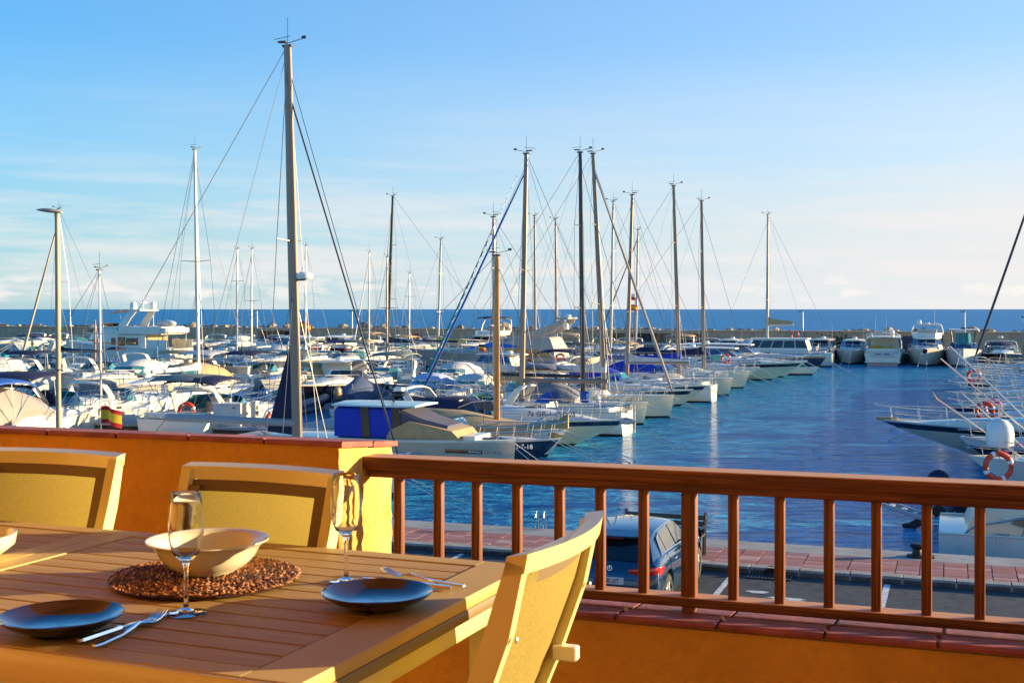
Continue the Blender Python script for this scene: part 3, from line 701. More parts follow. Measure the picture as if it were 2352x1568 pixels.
def shape(kind,s,k):
    # half-beam fraction at station s for level k (0 keel .. 6 sheer)
    if kind=='sail': base=.72+.28*math.sin(math.pi*min(1,s/.48)/2) if s<.48 else max(0,1-((s-.48)/.52)**2.0)**.85
    else: base=.90+.10*math.sin(math.pi*min(1,s/.4)/2) if s<.42 else max(0,1-((s-.42)/.58)**2.5)**.95
    n=[0.02,.80,.85,.93,.97,.995,1][k] if kind!='sail' else [.02,.70,.78,.92,.97,.99,1][k]
    flare=1-(1-k/6)*(.30 if kind!='sail' else .12)*max(0,s-.4)/.6
    return base*n*flare
def sheer(s,fs,fb): return fs+(fb-fs)*s**1.8
class Boat: pass
def hull(root,L,B,fs,fb,rake,bands,kind,teakdeck=False,ns=18,deckm=None):
    bt=Boat(); bt.L,bt.B,bt.fs,bt.fb,bt.kind,bt.root,bt.rake=L,B,fs,fb,kind,root,rake
    zl=[-.4,0,.10,.48,.78,.955,1.0]
    b=MB(); rows=[]
    for i in range(ns+1):
        s=(i/ns)**.85
        h=sheer(s,fs,fb); port=[]; 
        for k in range(7):
            z=-.4 if k==0 else zl[k]*h
            zf=max(0,z/h); x=s*(L-rake*(1-zf)**1.15)
            if k==0: x=s*(L-rake*1.15)
            port.append(Vector((x,B/2*shape(kind,s,k),z)))
        rows.append(port+[Vector((p.x,-p.y,p.z)) for p in reversed(port)])
    n=14; o=0
    for r in rows: b.v+=[tuple(p) for p in r]
    for i in range(ns):
        for k in range(6):
            for kk,mi in ((k,k),(13-k-1,k)):
                a=i*n+kk; b.f.append((a+1,a,a+n,a+n+1)); b.m.append(mi)
    b.f.append(tuple(reversed(range(14)))); b.m.append(3)
    b.build('hull',bands,root,40)
    d=MB(); rr=[]
    for i in range(ns+1):
        s=(i/ns)**.85; h=sheer(s,fs,fb)-.035; w=B/2*shape(kind,s,6)*.97; x=s*L*.995
        rr.append([Vector((x,w,h)),Vector((x,w*.5,h+.04*w)),Vector((x,0,h+.05*w)),Vector((x,-w*.5,h+.04*w)),Vector((x,-w,h))])
    d.loft(rr,closed=False); d.build('deck',deckm or (teak if teakdeck else gel),root,40)
    g=MB()
    for sg in (1,-1):
        g.tube([(( (i/ns)**.85)*L,sg*B/2*shape(kind,(i/ns)**.85,6),sheer((i/ns)**.85,fs,fb)) for i in range(ns+1)],.03,4,caps=False)
    g.build('gunwale',bands[5],root,40)
    return bt
def W(bt,s,side=1,f=1): return bt.B/2*shape(bt.kind,s,6)*side*f
def Z(bt,s): return sheer(s,bt.fs,bt.fb)
def house(root,name,rings,mats,mis,smooth=30,parent=None):
    # rings: (x_back,x_front,half_width,z[,nose]) chamfered boxes stacked upwards
    b=MB(); R_=[]
    for r in rings:
        x0,x1,w,z=r[:4]; ns=r[4] if len(r)>4 else .35
        c=w*.25
        R_.append([Vector((x0,-w,z)),Vector((x1-c*1.2-ns*w,-w,z)),Vector((x1-ns*w*.35,-w*.62,z)),Vector((x1,0,z)),Vector((x1-ns*w*.35,w*.62,z)),Vector((x1-c*1.2-ns*w,w,z)),Vector((x0,w,z)),Vector((x0-.02,0,z))])
    b.loft(R_,caps=True,mis=mis); return b.build(name,mats,parent or root,smooth)
def band(root,x0,x1,w0,w1,z0,z1,xb1,xf1,m,n=3,parent=None,nose=.35,mull=None,sides=True):
    # window panes as separate plates standing proud of a house between two rings
    lo=(x0,x1,w0,z0); hi=(xb1,xf1,w1,z1)
    def ring(r):
        X0,X1,w,z=r; c=w*.25
        return [Vector((X0,-w,z)),Vector((X1-c*1.2-nose*w,-w,z)),Vector((X1-nose*w*.35,-w*.62,z)),Vector((X1,0,z)),Vector((X1-nose*w*.35,w*.62,z)),Vector((X1-c*1.2-nose*w,w,z)),Vector((X0,w,z))]
    a,b_=ring(lo),ring(hi); cen=Vector(((x0+x1)/2,0,(z0+z1)/2))
    for i in range(6):
        k=n if i in (0,5) else 1
        for j in range(k):
            f0=(j+.04)/k; f1=(j+.96)/k
            q=[a[i].lerp(a[i+1],f0),a[i].lerp(a[i+1],f1),b_[i].lerp(b_[i+1],f1),b_[i].lerp(b_[i+1],f0)]
            nn=(q[1]-q[0]).cross(q[3]-q[0]).normalized()
            if nn.dot(q[0]-cen)<0: nn=-nn
            m_=MB(); q2=[p+nn*.012 for p in q]; q3=[p-nn*.01 for p in q]
            m_.loft([q3,q2],caps=True); m_.build('window',m,parent or root,0)
def rail(bt,s0=.45,s1=1.0,h=.6,ext=.25,mid=True,n=6,m=None,r=.02,inset=.95,both=(1,-1)):
    b=MB(); L=bt.L; top=[]
    S=[s0+(s1-.03-s0)*i/n for i in range(n+1)]
    P={}
    for sg in both:
        P[sg]=[Vector((s*L,W(bt,s,sg,inset),Z(bt,s)+h*min(1,.45+ (i/1.5)))) for i,s in enumerate(S)]
    tip=Vector((L+ext,0,bt.fb+h+.08))
    for sg in both:
        foot=Vector((S[0]*L-.25,W(bt,S[0],sg,inset),Z(bt,S[0])))
        b.tube([foot]+P[sg]+[Vector((L+ext*.6,sg*.16,bt.fb+h+.06))],r,5)
        if mid: b.tube([(p+Vector((.03,0,-h*.45))) for p in P[sg][1:]]+[Vector((L+ext*.3,sg*.1,bt.fb+h*.5))],r*.7,4)
        for i,p in enumerate(P[sg]):
            if i==0: continue
            s=S[i]; b.tube([p,Vector((s*L-.12,W(bt,s,sg,inset),Z(bt,s)-.02))],r*.8,5)
    if len(both)>1: b.tube([Vector((L+ext*.6,.16,bt.fb+h+.06)),tip,Vector((L+ext*.6,-.16,bt.fb+h+.06))],r,5)
    b.build('bow_rail',m or steel,bt.root,40)
def ports(bt,ss,zf=.62,m=None,rx=.16,rz=.08,side=(1,-1)):
    for s in ss:
        for sg in side:
            h=Z(bt,s)*zf; y=bt.B/2*shape(bt.kind,s,4)*sg*(1.0)
            s2=s+.02; y2=bt.B/2*shape(bt.kind,s2,4)*sg; ang=math.atan2(y2-y,.02*bt.L)
            b=MB(); e=[Vector((rx*math.cos(a)*math.cos(ang),rx*math.cos(a)*math.sin(ang),rz*math.sin(a))) for a in [k*2*math.pi/12 for k in range(12)]]
            c=Vector((s*(bt.L-bt.rake*.3),y,h)); o=Vector((0,sg*.035,0))
            b.loft([[c+p*1.3-o for p in e],[c+p*1.3+o*.6 for p in e],[c+p+o for p in e]],caps=True,mis=[0,0]); b.f[-1]=b.f[-1]; b.m[-1]=1
            b.build('porthole',[steel,m or gls],bt.root,30)
def lines(bt,n=2,drop=3.2,spread=.5):
    for k in range(n):
        sg=(-1,1)[k%2]; b=MB(); p0=Vector((bt.L-.25,sg*.22,bt.fb-.05)); q=Vector((bt.L+drop,sg*spread-.3,-.1))
        b.tube([p0,p0.lerp(q,.5)+Vector((0,0,-.05)),q],.018,4); b.build('mooring_line',wirel,bt.root,0)
def arch(bt,x,h,lean=-.9,w=.86,m=None,th=.16,deep=.38,z0=None):
    b=MB(); y=bt.B/2*w; z=z0 if z0 is not None else Z(bt,.25); pts=[]
    path=[(x,y,z),(x+lean*.45,y*.97,z+h*.55),(x+lean*.85,y*.88,z+h*.93),(x+lean,y*.68,z+h),(x+lean,0,z+h*1.03)]
    path=path+[(a,-c,d) for a,c,d in reversed(path[:-1])]
    rings=[]
    for i,p in enumerate(path):
        p=Vector(p); d=deep*(1.25-.5*min(i,8-i)/4); t=th/2
        a=Vector(path[max(i-1,0)]); c=Vector(path[min(i+1,8)]); dd=(c-a).normalized(); nrm=Vector((0,-dd.z,dd.y)); 
        if nrm.length<.1: nrm=Vector((0,1,0))
        nrm.normalize()
        rings.append([p+Vector((d/2,0,0))-nrm*t*.4,p+Vector((d/2,0,0))+nrm*t*.4,p+nrm*t,p-Vector((d/2,0,0))+nrm*t*.4,p-Vector((d/2,0,0))-nrm*t*.4,p-nrm*t])
    b.loft(rings,caps=True); return b.build('radar_arch',m or gel,bt.root,50)
def bimini(bt,x0,x1,z,m,w=.9,sag=.12,frame=True,name='bimini_top'):
    b=MB(); y=bt.B/2*w; rings=[]
    for i in range(7):
        f=i/6; x=x0+(x1-x0)*f; zz=z+sag*math.sin(math.pi*f)-(.10 if i in (0,6) else 0)
        top=[Vector((x,y*math.cos(a),zz+.16*math.sin(a))) for a in [math.pi*k/8 for k in range(9)]]
        rings.append(top+[p-Vector((0,0,.05)) for p in reversed(top)])
    b.loft(rings,caps=True); b.build(name,m,bt.root,50)
    if frame:
        f_=MB(); zz=Z(bt,.2)
        for sg in (1,-1):
            xm=(x0+x1)/2
            f_.tube([(xm,sg*y,zz),(x0+.05,sg*y*.98,z)],.02,5); f_.tube([(xm,sg*y,zz),(x1-.05,sg*y*.98,z)],.02,5); f_.tube([(xm+.2,sg*y,zz),(xm,sg*y*.98,z+.05)],.016,5)
        f_.build('bimini_frame',steel,bt.root,40)
def windscreen(bt,x0,x1,z0,h,w=.84,m=None,fm=None,lean=.45):
    m=m or tealg; fm=fm or steel; y=bt.B/2*w
    lo=[Vector((x0,y,z0)),Vector((x0+(x1-x0)*.55,y*.93,z0)),Vector((x0+(x1-x0)*.88,y*.55,z0)),Vector((x1,0,z0))]; lo=lo+[Vector((p.x,-p.y,p.z)) for p in reversed(lo[:-1])]
    hi=[Vector((x0-.05,y*.9,z0+h*.35)),Vector((x0+(x1-x0)*.55-lean*.8,y*.82,z0+h)),Vector((x0+(x1-x0)*.88-lean,y*.48,z0+h*1.05)),Vector((x1-lean*1.1,0,z0+h*1.08))]; hi=hi+[Vector((p.x,-p.y,p.z)) for p in reversed(hi[:-1])]
    for i in range(6):
        b=MB(); q=[lo[i],lo[i+1],hi[i+1],hi[i]]; nn=(q[1]-q[0]).cross(q[2]-q[0]).normalized()*.008
        b.loft([[p-nn for p in q],[p+nn for p in q]],caps=True); b.build('windscreen',m,bt.root,0)
    b=MB(); b.tube(hi,.025,5); b.tube(lo,.02,5)
    for i in range(1,6): b.tube([lo[i],hi[i]],.018,4)
    b.build('windscreen_frame',fm,bt.root,40)
def foredeck(bt,s0,s1,h,w=.66,m=None,hatch=True):
    b=MB(); rings=[]
    for i in range(9):
        f=i/8; s=s0+(s1-s0)*f; x=s*bt.L; ww=W(bt,s,1,w)*(1-.25*f); hh=h*(math.sin(math.pi*(.5+.5*f))**.7 if f>0 else 1)*1.0
        hh=h*(1-f**2.2); z=Z(bt,s)-.03
        rings.append([Vector((x,ww,z)),Vector((x,ww*.86,z+hh*.7)),Vector((x,ww*.5,z+hh)),Vector((x,0,z+hh*1.08)),Vector((x,-ww*.5,z+hh)),Vector((x,-ww*.86,z+hh*.7)),Vector((x,-ww,z))])
    b.loft(rings,caps=True); b.build('cabin_top',m or gel,bt.root,40)
    if hatch:
        s=s0+(s1-s0)*.45; b=MB(); b.box((s*bt.L,0,Z(bt,s)+h*.86),(.55,.55,.06),bev=.02); b.build('deck_hatch',gls,bt.root,30)
def coaming(bt,s0,s1,h,m=None,seats=True):
    b=MB()
    for sg in (1,-1):
        rings=[]
        for i in range(6):
            s=s0+(s1-s0)*i/5; x=s*bt.L; z=Z(bt,s)-.04; y=W(bt,s,1,.93)
            q=[(y,z),(y*.95,z+h),(y*.85,z+h*1.05),(y*.80,z)]
            rings.append([Vector((x,sg*a,c)) for a,c in q])
        b.loft(rings,caps=True)
    b.box((s0*bt.L+.15,0,bt.fs+h*.45),(.3,bt.B*.78,h),bev=.04)
    b.build('coaming',m or gel,bt.root,40)
    if seats:
        z=bt.fs
        b=MB(); b.box((s0*bt.L+.75,0,z+.12),(.6,bt.B*.66,.3),bev=.06); b.build('stern_seat',cush,bt.root,40)
        b=MB(); b.box((s1*bt.L-.9,-bt.B*.2,z+.35),(.5,.5,.35),bev=.08); b.box((s1*bt.L-1.12,-bt.B*.2,z+.65),(.14,.5,.5),bev=.05); b.build('helm_seat',cush,bt.root,40)
def outboard(bt,y=0,m=None,x=-.25,z=None,tilt=0,sc=1.0,root=None):
    z=bt.fs-.1 if z is None else z; b=MB(); q=Matrix.Rotation(tilt,3,'Y')
    def T_(p): return Vector((x,y,z))+q@(Vector(p)*sc)
    rings=[]
    for zz,a,c in ((.25,.16,.13),(.32,.25,.18),(.55,.30,.20),(.75,.27,.18),(.86,.16,.12)):
        rings.append([T_((a*math.cos(k*2*math.pi/10)-.05-.06*(zz-.25),c*math.sin(k*2*math.pi/10),zz)) for k in range(10)])
    b.loft(rings,caps=True); b.build('engine_cowl',m or blackh,root or bt.root,50)
    b=MB(); b.loft([[T_(p) for p in r] for r in ([(-.15,-.05,.25),(.1,-.06,.25),(.1,.06,.25),(-.15,.05,.25)],[(-.16,-.03,-.45),(.03,-.05,-.45),(.03,.05,-.45),(-.16,.03,-.45)],[(-.2,-.02,-.8),(.0,-.03,-.8),(.0,.03,-.8),(-.2,.02,-.8)])],caps=True)
    b.ball(T_((-.1,0,-.62)),(.22*sc,.06*sc,.06*sc),8,5); b.build('engine_leg',rub,root or bt.root,40)
def seatbox(*a): pass
def fender(bt,s,sg,m=None,z=.5,r=.11,h=.5):
    b=MB(); x=s*bt.L; y=W(bt,s,sg)*1.0+sg*r
    b.lathe([(0,z-h/2),(r*.7,z-h/2+.04),(r,z-h/2+.14),(r,z+h/2-.14),(r*.7,z+h/2-.04),(.02,z+h/2),(.02,z+h/2+.05)],10,(x,y,0)); b.tube([(x,y,z+h/2),(x,y-sg*r,Z(bt,s))],.01,4); b.build('fender',m or white,bt.root,50)
def radome(bt,x,z,m=None,y=0,r=.3):
    b=MB(); b.lathe([(0,z),(r*.85,z),(r,z+.06),(r*.95,z+.16),(r*.5,z+.22),(0,z+.23)],14,(x,y,0)); b.build('radar_dome',m or dome,bt.root,50)
def satdome(bt,x,z,y=0,r=.28,h=.62,m=None):
    b=MB(); b.lathe([(r*.7,z),(r*.95,z+.05),(r,z+h*.45),(r*.9,z+h*.72),(r*.55,z+h*.93),(0,z+h)],14,(x,y,0)); b.build('satellite_dome',m or dome,bt.root,50)
def antenna(bt,x,y,z,h,m=None,r=.012): b=MB(); b.tube([(x,y,z),(x-.05*h,y,z+h)],[r*1.3,r*.6],4); b.build('antenna',m or aluw,bt.root,0)
def flag(root,p,rz,cols,h=.38,w=.55,pole=.9,lab=None):
    # a small flag on its staff, its bands separate stripes of cloth
    b=MB(); b.tube([p,p+Vector((0,0,pole))],.014,5); st=b.build('flagstaff',aluw,root,0)
    b=MB(); n=len(cols); cum=0; tot=sum(k for _,k in cols)
    for mi,(m,k) in enumerate(cols):
        z1=pole-.02-h*cum/tot; z0=pole-.02-h*(cum+k)/tot; cum+=k
        vs=[];
        for i in range(7):
            f=i/6; x=math.cos(rz)*w*f; y=math.sin(rz)*w*f; off=.16*w*math.sin(f*7); dr=-.22*w*f*f
            for z in (z0,z1): vs.append(p+Vector((x-math.sin(rz)*off,y+math.cos(rz)*off,z+dr)))
        b.add(vs,[(2*i,2*i+2,2*i+3,2*i+1) for i in range(6)],mi)
    b.build('flag',[m for m,_ in cols],root,50)
SPAIN=[(RED,1),(YEL,2),(RED,1)]
def lifebuoy(loc,rz,lab,r=.33,m=None,tiltx=math.pi/2,group='life rings hanging on the boats'):
    e=thing('life_ring',lab,'life ring',loc,rz,group)
    b=MB(); n=20; b.tube([(r*math.cos(k*2*math.pi/n),0,r*math.sin(k*2*math.pi/n)) for k in range(n)],.095,8,closed=True); b.build('ring',m or orange,e,60)
    b=MB()
    for a in (.4,1.97,3.54,5.1): b.tube([(r*math.cos(a+d),0,r*math.sin(a+d)) for d in (-.13,0,.13)],.100,8)
    b.build('reflective_band',WHT,e,60)
def cover(bt,pts,m,name='canvas_cover'):
    # pts: (x, half width, z low, z top, crown fraction)
    b=MB(); rings=[]
    for x,w,z0,z1,c in pts:
        rings.append([Vector((x,w,z0)),Vector((x,w*.98,z0+(z1-z0)*.45)),Vector((x,w*c,z1-(z1-z0)*.08)),Vector((x,0,z1)),Vector((x,-w*c,z1-(z1-z0)*.08)),Vector((x,-w*.98,z0+(z1-z0)*.45)),Vector((x,-w,z0))])
    b.loft(rings,caps=True); return b.build(name,m,bt.root,45)
def mast(bt,xf,H,m=None,r=.075,rake=.02,spreaders=2,boom=None,cov=None,geno=None,gr=.05,z0=None,full=True,radar=0,boomm=None,backstay=True,spw=.30,covh=.30,bz=1.05,vane=True,forestay=True):
    L=bt.L; x=xf*L; z=Z(bt,xf)+.35 if z0 is None else z0; m=m or alu
    top=Vector((x-rake*(H-z),0,H)); base=Vector((x,0,z-.1))
    b=MB()
    b.loft([[p+Vector((cx*r*1.25*k,cy*r*.85*k,0)) for cx,cy in ((1,-.55),(1,.55),(.62,1),(-.7,1),(-1,.5),(-1,-.5),(-.7,-1),(.62,-1))] for p,k in ((base,1),(base.lerp(top,.6),.95),(top,.72))],caps=True); b.build('mast',m,bt.root,50)
    def at(f): return base.lerp(top,f)
    b=MB(); tips=[]
    for k in range(spreaders):
        f=(k+1)/(spreaders+1)+.03; p=at(f); y=bt.B*spw*(1-.25*k)
        for sg in (1,-1): b.tube([p,p+Vector((-.12,sg*y,.06))],[.035,.02],5)
        tips.append((p+Vector((-.12,0,.06)),y))
    if spreaders: b.build('spreader',m,bt.root,0)
    b=MB()
    for sg in (1,-1):
        pts=[Vector((x-.15,sg*bt.B/2*.92,Z(bt,xf)))]+[t+Vector((0,sg*y,0)) for t,y in tips]+[at(.985)]
        b.tube(pts,.013,3); 
        if tips: b.tube([Vector((x+.35,sg*bt.B/2*.9,Z(bt,xf))),at(.42)],.011,3); b.tube([Vector((x-.5,sg*bt.B/2*.9,Z(bt,xf))),at(.42)],.008,3)
    if forestay: b.tube([Vector((L-.1,0,bt.fb)),at(.95)],.015,3)
    if backstay:
        b.tube([Vector((.05,bt.B*.22,bt.fs)),Vector((.9,0,bt.fs+3)),at(1)],.014,3); b.tube([Vector((.05,-bt.B*.22,bt.fs)),Vector((.9,0,bt.fs+3))],.009,3)
    b.tube([at(.01)+Vector((.12,0,0)),at(.97)+Vector((.1,0,0))],.008,3); b.tube([at(.01)+Vector((0,.25,0)),at(.62)+Vector((0,.1,0))],.010,3); b.tube([at(.01)+Vector((.3,-.2,0)),at(.96)],.010,3); b.tube([Vector((x-L*.33,0,z+1.1)),at(.99)],.010,3)
    b.build('rigging',wire,bt.root,0)
    if geno:
        p0=Vector((L-.1,0,bt.fb+.25)); p1=at(.93); b=MB(); b.tube([p0,p0.lerp(p1,.06),p0.lerp(p1,.5),p1],[gr*.5,gr*1.1,gr,gr*.55],7); b.build('furled_headsail',geno,bt.root,50)
        b=MB(); b.lathe([(.03,0),(.11,.0),(.11,.03),(.05,.04),(.05,.12),(.11,.13),(.11,.16),(.03,.16)],10,p0-Vector((0,0,.22))); b.build('furling_drum',blackh,bt.root,50)
    if boom:
        bl_=boom*L; zb=z+bz; b=MB(); b.tube([(x-.05,0,zb),(x-bl_,0,zb+.04)],max(.07,r*1.0),8); b.build('boom',boomm or m,bt.root,40)
        if cov:
            b=MB(); rings=[]
            for i in range(9):
                f=i/8; xx=x+.12-(bl_+.1)*f; hh=covh*(1.9 if i==0 else 1.15 if i==1 else 1-.45*f); ww=.14*(1-.4*f)
                rings.append([Vector((xx,ww*math.sin(a)*(.6 if math.cos(a)>0 else 1),zb-.05+ (hh if math.cos(a)>0 else .06)*math.cos(a)+.02)) for a in [k*2*math.pi/8 for k in range(8)]])
            b.loft(rings,caps=True); b.build('sail_cover',cov,bt.root,50)
        b=MB(); b.tube([(x-.05,0,z+.15),(x-bl_*.35,0,zb-.08)],.025,5); b.tube([(x-bl_,0,zb+.04),(.45*L*.4,0,bt.fs+.2)],.012,4); b.build('boom_vang',wire,bt.root,0)
    if vane:
        b=MB(); b.tube([top,top+Vector((0,0,.9))],.01,4); b.tube([top+Vector((-.1,0,.05)),top+Vector((.55,0,.18))],.012,4); b.box(top+Vector((.6,0,.22)),(.16,.02,.10)); b.box(top+Vector((-.18,0,.12)),(.3,.16,.05)); b.tube([top+Vector((-.5,0,.22)),top+Vector((.1,0,.3))],.01,4); b.box(top+Vector((0,0,-.02)),(.34,.14,.07)); b.build('wind_vane',dk,bt.root,0)
    if radar:
        p=at(radar); b=MB(); b.lathe([(0,0),(.24,0),(.28,.05),(.27,.16),(.15,.22),(0,.23)],12,p+Vector((.42,0,0))); b.build('radar_dome',dome,bt.root,50); b=MB(); b.box(p+Vector((.2,0,-.03)),(.5,.12,.05)); b.build('radar_bracket',dk,bt.root,0)
    return top
def pushpit(bt,h=.62,x1=.12):
    b=MB(); P=[Vector((x1*bt.L,W(bt,x1,1,.95),bt.fs+h)),Vector((.05,W(bt,0,1,.9),bt.fs+h)),Vector((-.02,W(bt,0,1,.5),bt.fs+h))]
    for sg in (1,-1):
        q=[Vector((p.x,p.y*sg,p.z)) for p in P]; b.tube(q,.018,5); b.tube([p-Vector((0,0,h*.5)) for p in q],.014,4)
        for p in q: b.tube([p,p-Vector((0,0,h))],.016,4)
    b.build('pushpit',steel,bt.root,30)
def lifelines(bt,s0=.12,s1=.88,h=.6,n=6):
    b=MB()
    for sg in (1,-1):
        P=[]
        for i in range(n+1):
            s=s0+(s1-s0)*i/n; p=Vector((s*bt.L,W(bt,s,sg,.95),Z(bt,s))); P.append(p+Vector((0,0,h))); b.tube([p,p+Vector((0,0,h))],.014,4)
        b.tube(P,.009,3); b.tube([p-Vector((0,0,h*.5)) for p in P],.008,3)
    b.build('guard_wires',steel,bt.root,0)
def coachroof(bt,s0,s1,h,w=.62,n=3,m=None,gl=None):
    x0,x1=s0*bt.L,s1*bt.L; z=Z(bt,(s0+s1)/2)-.05; ww=bt.B/2*w
    hs=house(bt.root,'coachroof',[(x0,x1,ww,z,.9),(x0+.08,x1-.35,ww*.88,z+h,.9)],[m or gel],[0],35)
    for sg in (1,-1):
        for k in range(n):
            xx=x0+.5+(x1-x0-1.8)*k/max(1,n-1); b=MB(); b.box((xx,sg*(ww*.935),z+h*.55),(.42,.03,h*.32),rx=sg*.25*0,bev=.008); b.build('cabin_window',gl or gls,bt.root,0)
    b=MB(); b.box(((x0+x1)/2,0,z+h+.03),(.5,.5,.06),bev=.02); b.build('deck_hatch',gls,bt.root,0)
def sprayhood(bt,s,m,h=.6,ln=.9,w=.58):
    x=s*bt.L; z=Z(bt,s)+.3; y=bt.B/2*w; b=MB(); rings=[]
    for i in range(5):
        f=i/4; a=f*1.45; hh=h*math.cos(a)*1.0+.02; xx=x+ln*math.sin(a)
        rings.append([Vector((xx,y*math.cos(q)*(1-.1*f),z+hh*math.sin(q))) for q in [math.pi*k/8 for k in range(9)]])
    b.loft(rings,closed=False); b.build('sprayhood',m,bt.root,60)
def wheel(bt,s=.12,r=.5):
    b=MB(); x=s*bt.L; z=bt.fs+.55; n=16; b.tube([(x,r*math.cos(k*2*math.pi/n),z+r*math.sin(k*2*math.pi/n)) for k in range(n)],.02,5,closed=True)
    for k in range(3): a=k*math.pi/3; b.tube([(x,r*math.cos(a),z+r*math.sin(a)),(x,-r*math.cos(a),z-r*math.sin(a))],.012,4)
    b.build('steering_wheel',steel,bt.root,40); b=MB(); b.box((x+.15,0,z-.2),(.22,.25,.7),bev=.04); b.build('binnacle',gel,bt.root,30)
def text(s,size,root,loc,rot,m,name='lettering',ext=.003,align='CENTER',sx=1):
    c=bpy.data.curves.new(name,'FONT'); c.body=s; c.size=size; c.extrude=ext; c.align_x=align; c.resolution_u=3
    t=bpy.data.objects.new('tmp',c); C.objects.link(t)
    dg=bpy.context.evaluated_depsgraph_get(); me=bpy.data.meshes.new_from_object(t.evaluated_get(dg)); bpy.data.objects.remove(t)
    me.materials.clear(); me.materials.append(m); o=link(name,me,root,loc,rot); o.scale=(sx,1,1); return o
# ---- whole boats
def place_tip(x_px,v,heading,L,u=None):
    ut=U(x_px,v) if u is None else u
    d=Vector((math.cos(heading),math.sin(heading),0)); return F(ut,v,0)-d*L
WB=lambda top=gel,stripe=gel,af=antif,low=gel: [af,af,low,low,stripe,top]
def sportboat(x_px,v,heading,L,B,label,bands=None,fs=1.0,fb=1.35,arch_=True,bim=None,canv=None,ws=tealg,cab=.55,rails=True,nline=2,port=2,hard=None,group='motor cruisers moored in the marina',name='motor_cruiser',u=None,fly=False,ob=0,teakd=False,detail=1,cat='boat',swim=True,radar=False,arm=None,canvw=1.0,rake=None,flagc=None,lite=False):
    loc=place_tip(x_px,v,heading,L,u); root=thing(name,label,cat,loc,heading,group)
    bt=hull(root,L,B,fs,fb,rake if rake is not None else L*.16,bands or WB(),'motor',teakd)
    foredeck(bt,.42,.90,cab,m=None)
    coaming(bt,.04,.46,.28,seats=not canv)
    if not (hard): windscreen(bt,.36*L,.55*L,Z(bt,.45)+.20,.62,m=ws)
    if rails: rail(bt,.48)
    if port: ports(bt,[.5+.12*k for k in range(port)])
    if arch_: arch(bt,.22*L,1.35,m=arm)
    if bim: bimini(bt,.08*L,.40*L,fs+1.75,bim)
    if canv:
        cover(bt,[(.03*L,B*.40,fs+.1,fs+.45,.8),(.12*L,B*.44,fs+.1,fs+.95*canvw,.75),(.26*L,B*.45,fs+.1,fs+1.35*canvw,.6),(.40*L,B*.42,fs+.2,fs+1.25*canvw,.6),(.50*L,B*.30,fs+.5,fs+.75,.7)],canv)
    if hard:
        z=Z(bt,.4); zc=fs+.25
        house(root,'deckhouse',[(.16*L,.60*L,B*.39,fs,.5),(.17*L,.585*L,B*.385,zc+.35,.5),(.20*L,.50*L,B*.34,zc+1.05,.5)],[gel],[0,0])
        band(root,.18*L,.582*L,B*.388,B*.345,zc+.36,zc+1.02,.21*L,.505*L,hard,3,nose=.5)
        b=MB(); rings=[]
        for i in range(6):
            f=i/5; x=.10*L+(.44*L)*f; w=B*.36*(1-.25*f*f); zz=zc+1.06+.09*math.sin(math.pi*(.2+.7*f))
            rings.append([Vector((x,w,zz)),Vector((x,w*.6,zz+.09)),Vector((x,-w*.6,zz+.09)),Vector((x,-w,zz)),Vector((x,-w*.9,zz-.06)),Vector((x,w*.9,zz-.06))])
        b.loft(rings,caps=True); b.build('hardtop',gel,root,40)
        radome(bt,.24*L,zc+1.22); antenna(bt,.18*L,B*.25,zc+1.2,1.8)
        bt.top=zc+1.2
    if fly:
        z=zc+1.15 if hard else fs+1.6
        house(root,'flybridge',[(.10*L,.46*L,B*.36,z,.4),(.10*L,.44*L,B*.38,z+.55,.4)],[gel],[0])
        b=MB(); b.box((.16*L,0,z+.75),(.5,B*.5,.45),bev=.08); b.build('flybridge_seat',cush,root,40)
        bt.top=z+.55
    if radar: radome(bt,.13*L,fs+2.45+ (0 if not hard else .3))
    if ob:
        for k in range(ob): outboard(bt,y=(k-(ob-1)/2)*.48)
    if swim: b=MB(); b.box((-.28,0,.32),(.7,B*.8,.08),bev=.02); b.build('swim_platform',teak if teakd else gel,root,20)
    if nline: lines(bt,nline)
    if flagc:
        flag(root,Vector((.06*L,B*.3,fs+.2)),math.pi,flagc)
    return bt
def sailboat(x_px,v,heading,L,B,label,H,bands=None,fs=1.05,fb=1.35,xf=.58,mm=None,boom=.38,cov=None,geno=None,gr=.05,hood=None,bim=None,rake=.5,r=.08,sp=2,name='sailing_yacht',group='sailing yachts moored in the marina',u=None,nline=2,radar=0,lean=.025,light=False,**k):
    loc=place_tip(x_px,v,heading,L,u); root=thing(name,label,'sailing boat',loc,heading,group)
    bt=hull(root,L,B,fs,fb,rake,bands or WB(),'sail')
    coachroof(bt,.34,.72,.38)
    coaming(bt,.05,.33,.22,seats=False)
    rail(bt,.86,1.0,.62,.1,True,2); 
    if not light: lifelines(bt); 
    pushpit(bt)
    if hood: sprayhood(bt,.33,hood)
    if bim: bimini(bt,.04*L,.24*L,fs+1.9,bim,.72)
    wheel(bt)
    mast(bt,xf,H,mm,r,lean,sp,boom,cov,geno,gr,radar=radar,**k)
    if nline: lines(bt,nline)
    bt.mx=xf*L-lean*H; bt.mh=H
    return bt
# ---------------------------------------------------------------- the marina: main row, bows to the open channel (u grows to the right)
def Hpx(y,v,x): # height above the water of something seen at row y standing at distance v and column x
    k=(x-1176)/FD; d=v/(N.x*k+N.y); return CAMZ+(709.8-y)/FD*d
def XF(x_px,bt): # station fraction of a part seen at column x_px on a boat lying along the quay direction
    p=bt['v']; return None
def frac(x_tip,v,heading,L,x_px):
    ut=U(x_tip,v); um=U(x_px,v); s=1 if abs(heading-HT)<.1 else -1
    return (um-(ut-s*L))*s/L
MR='boats moored bow to the channel'
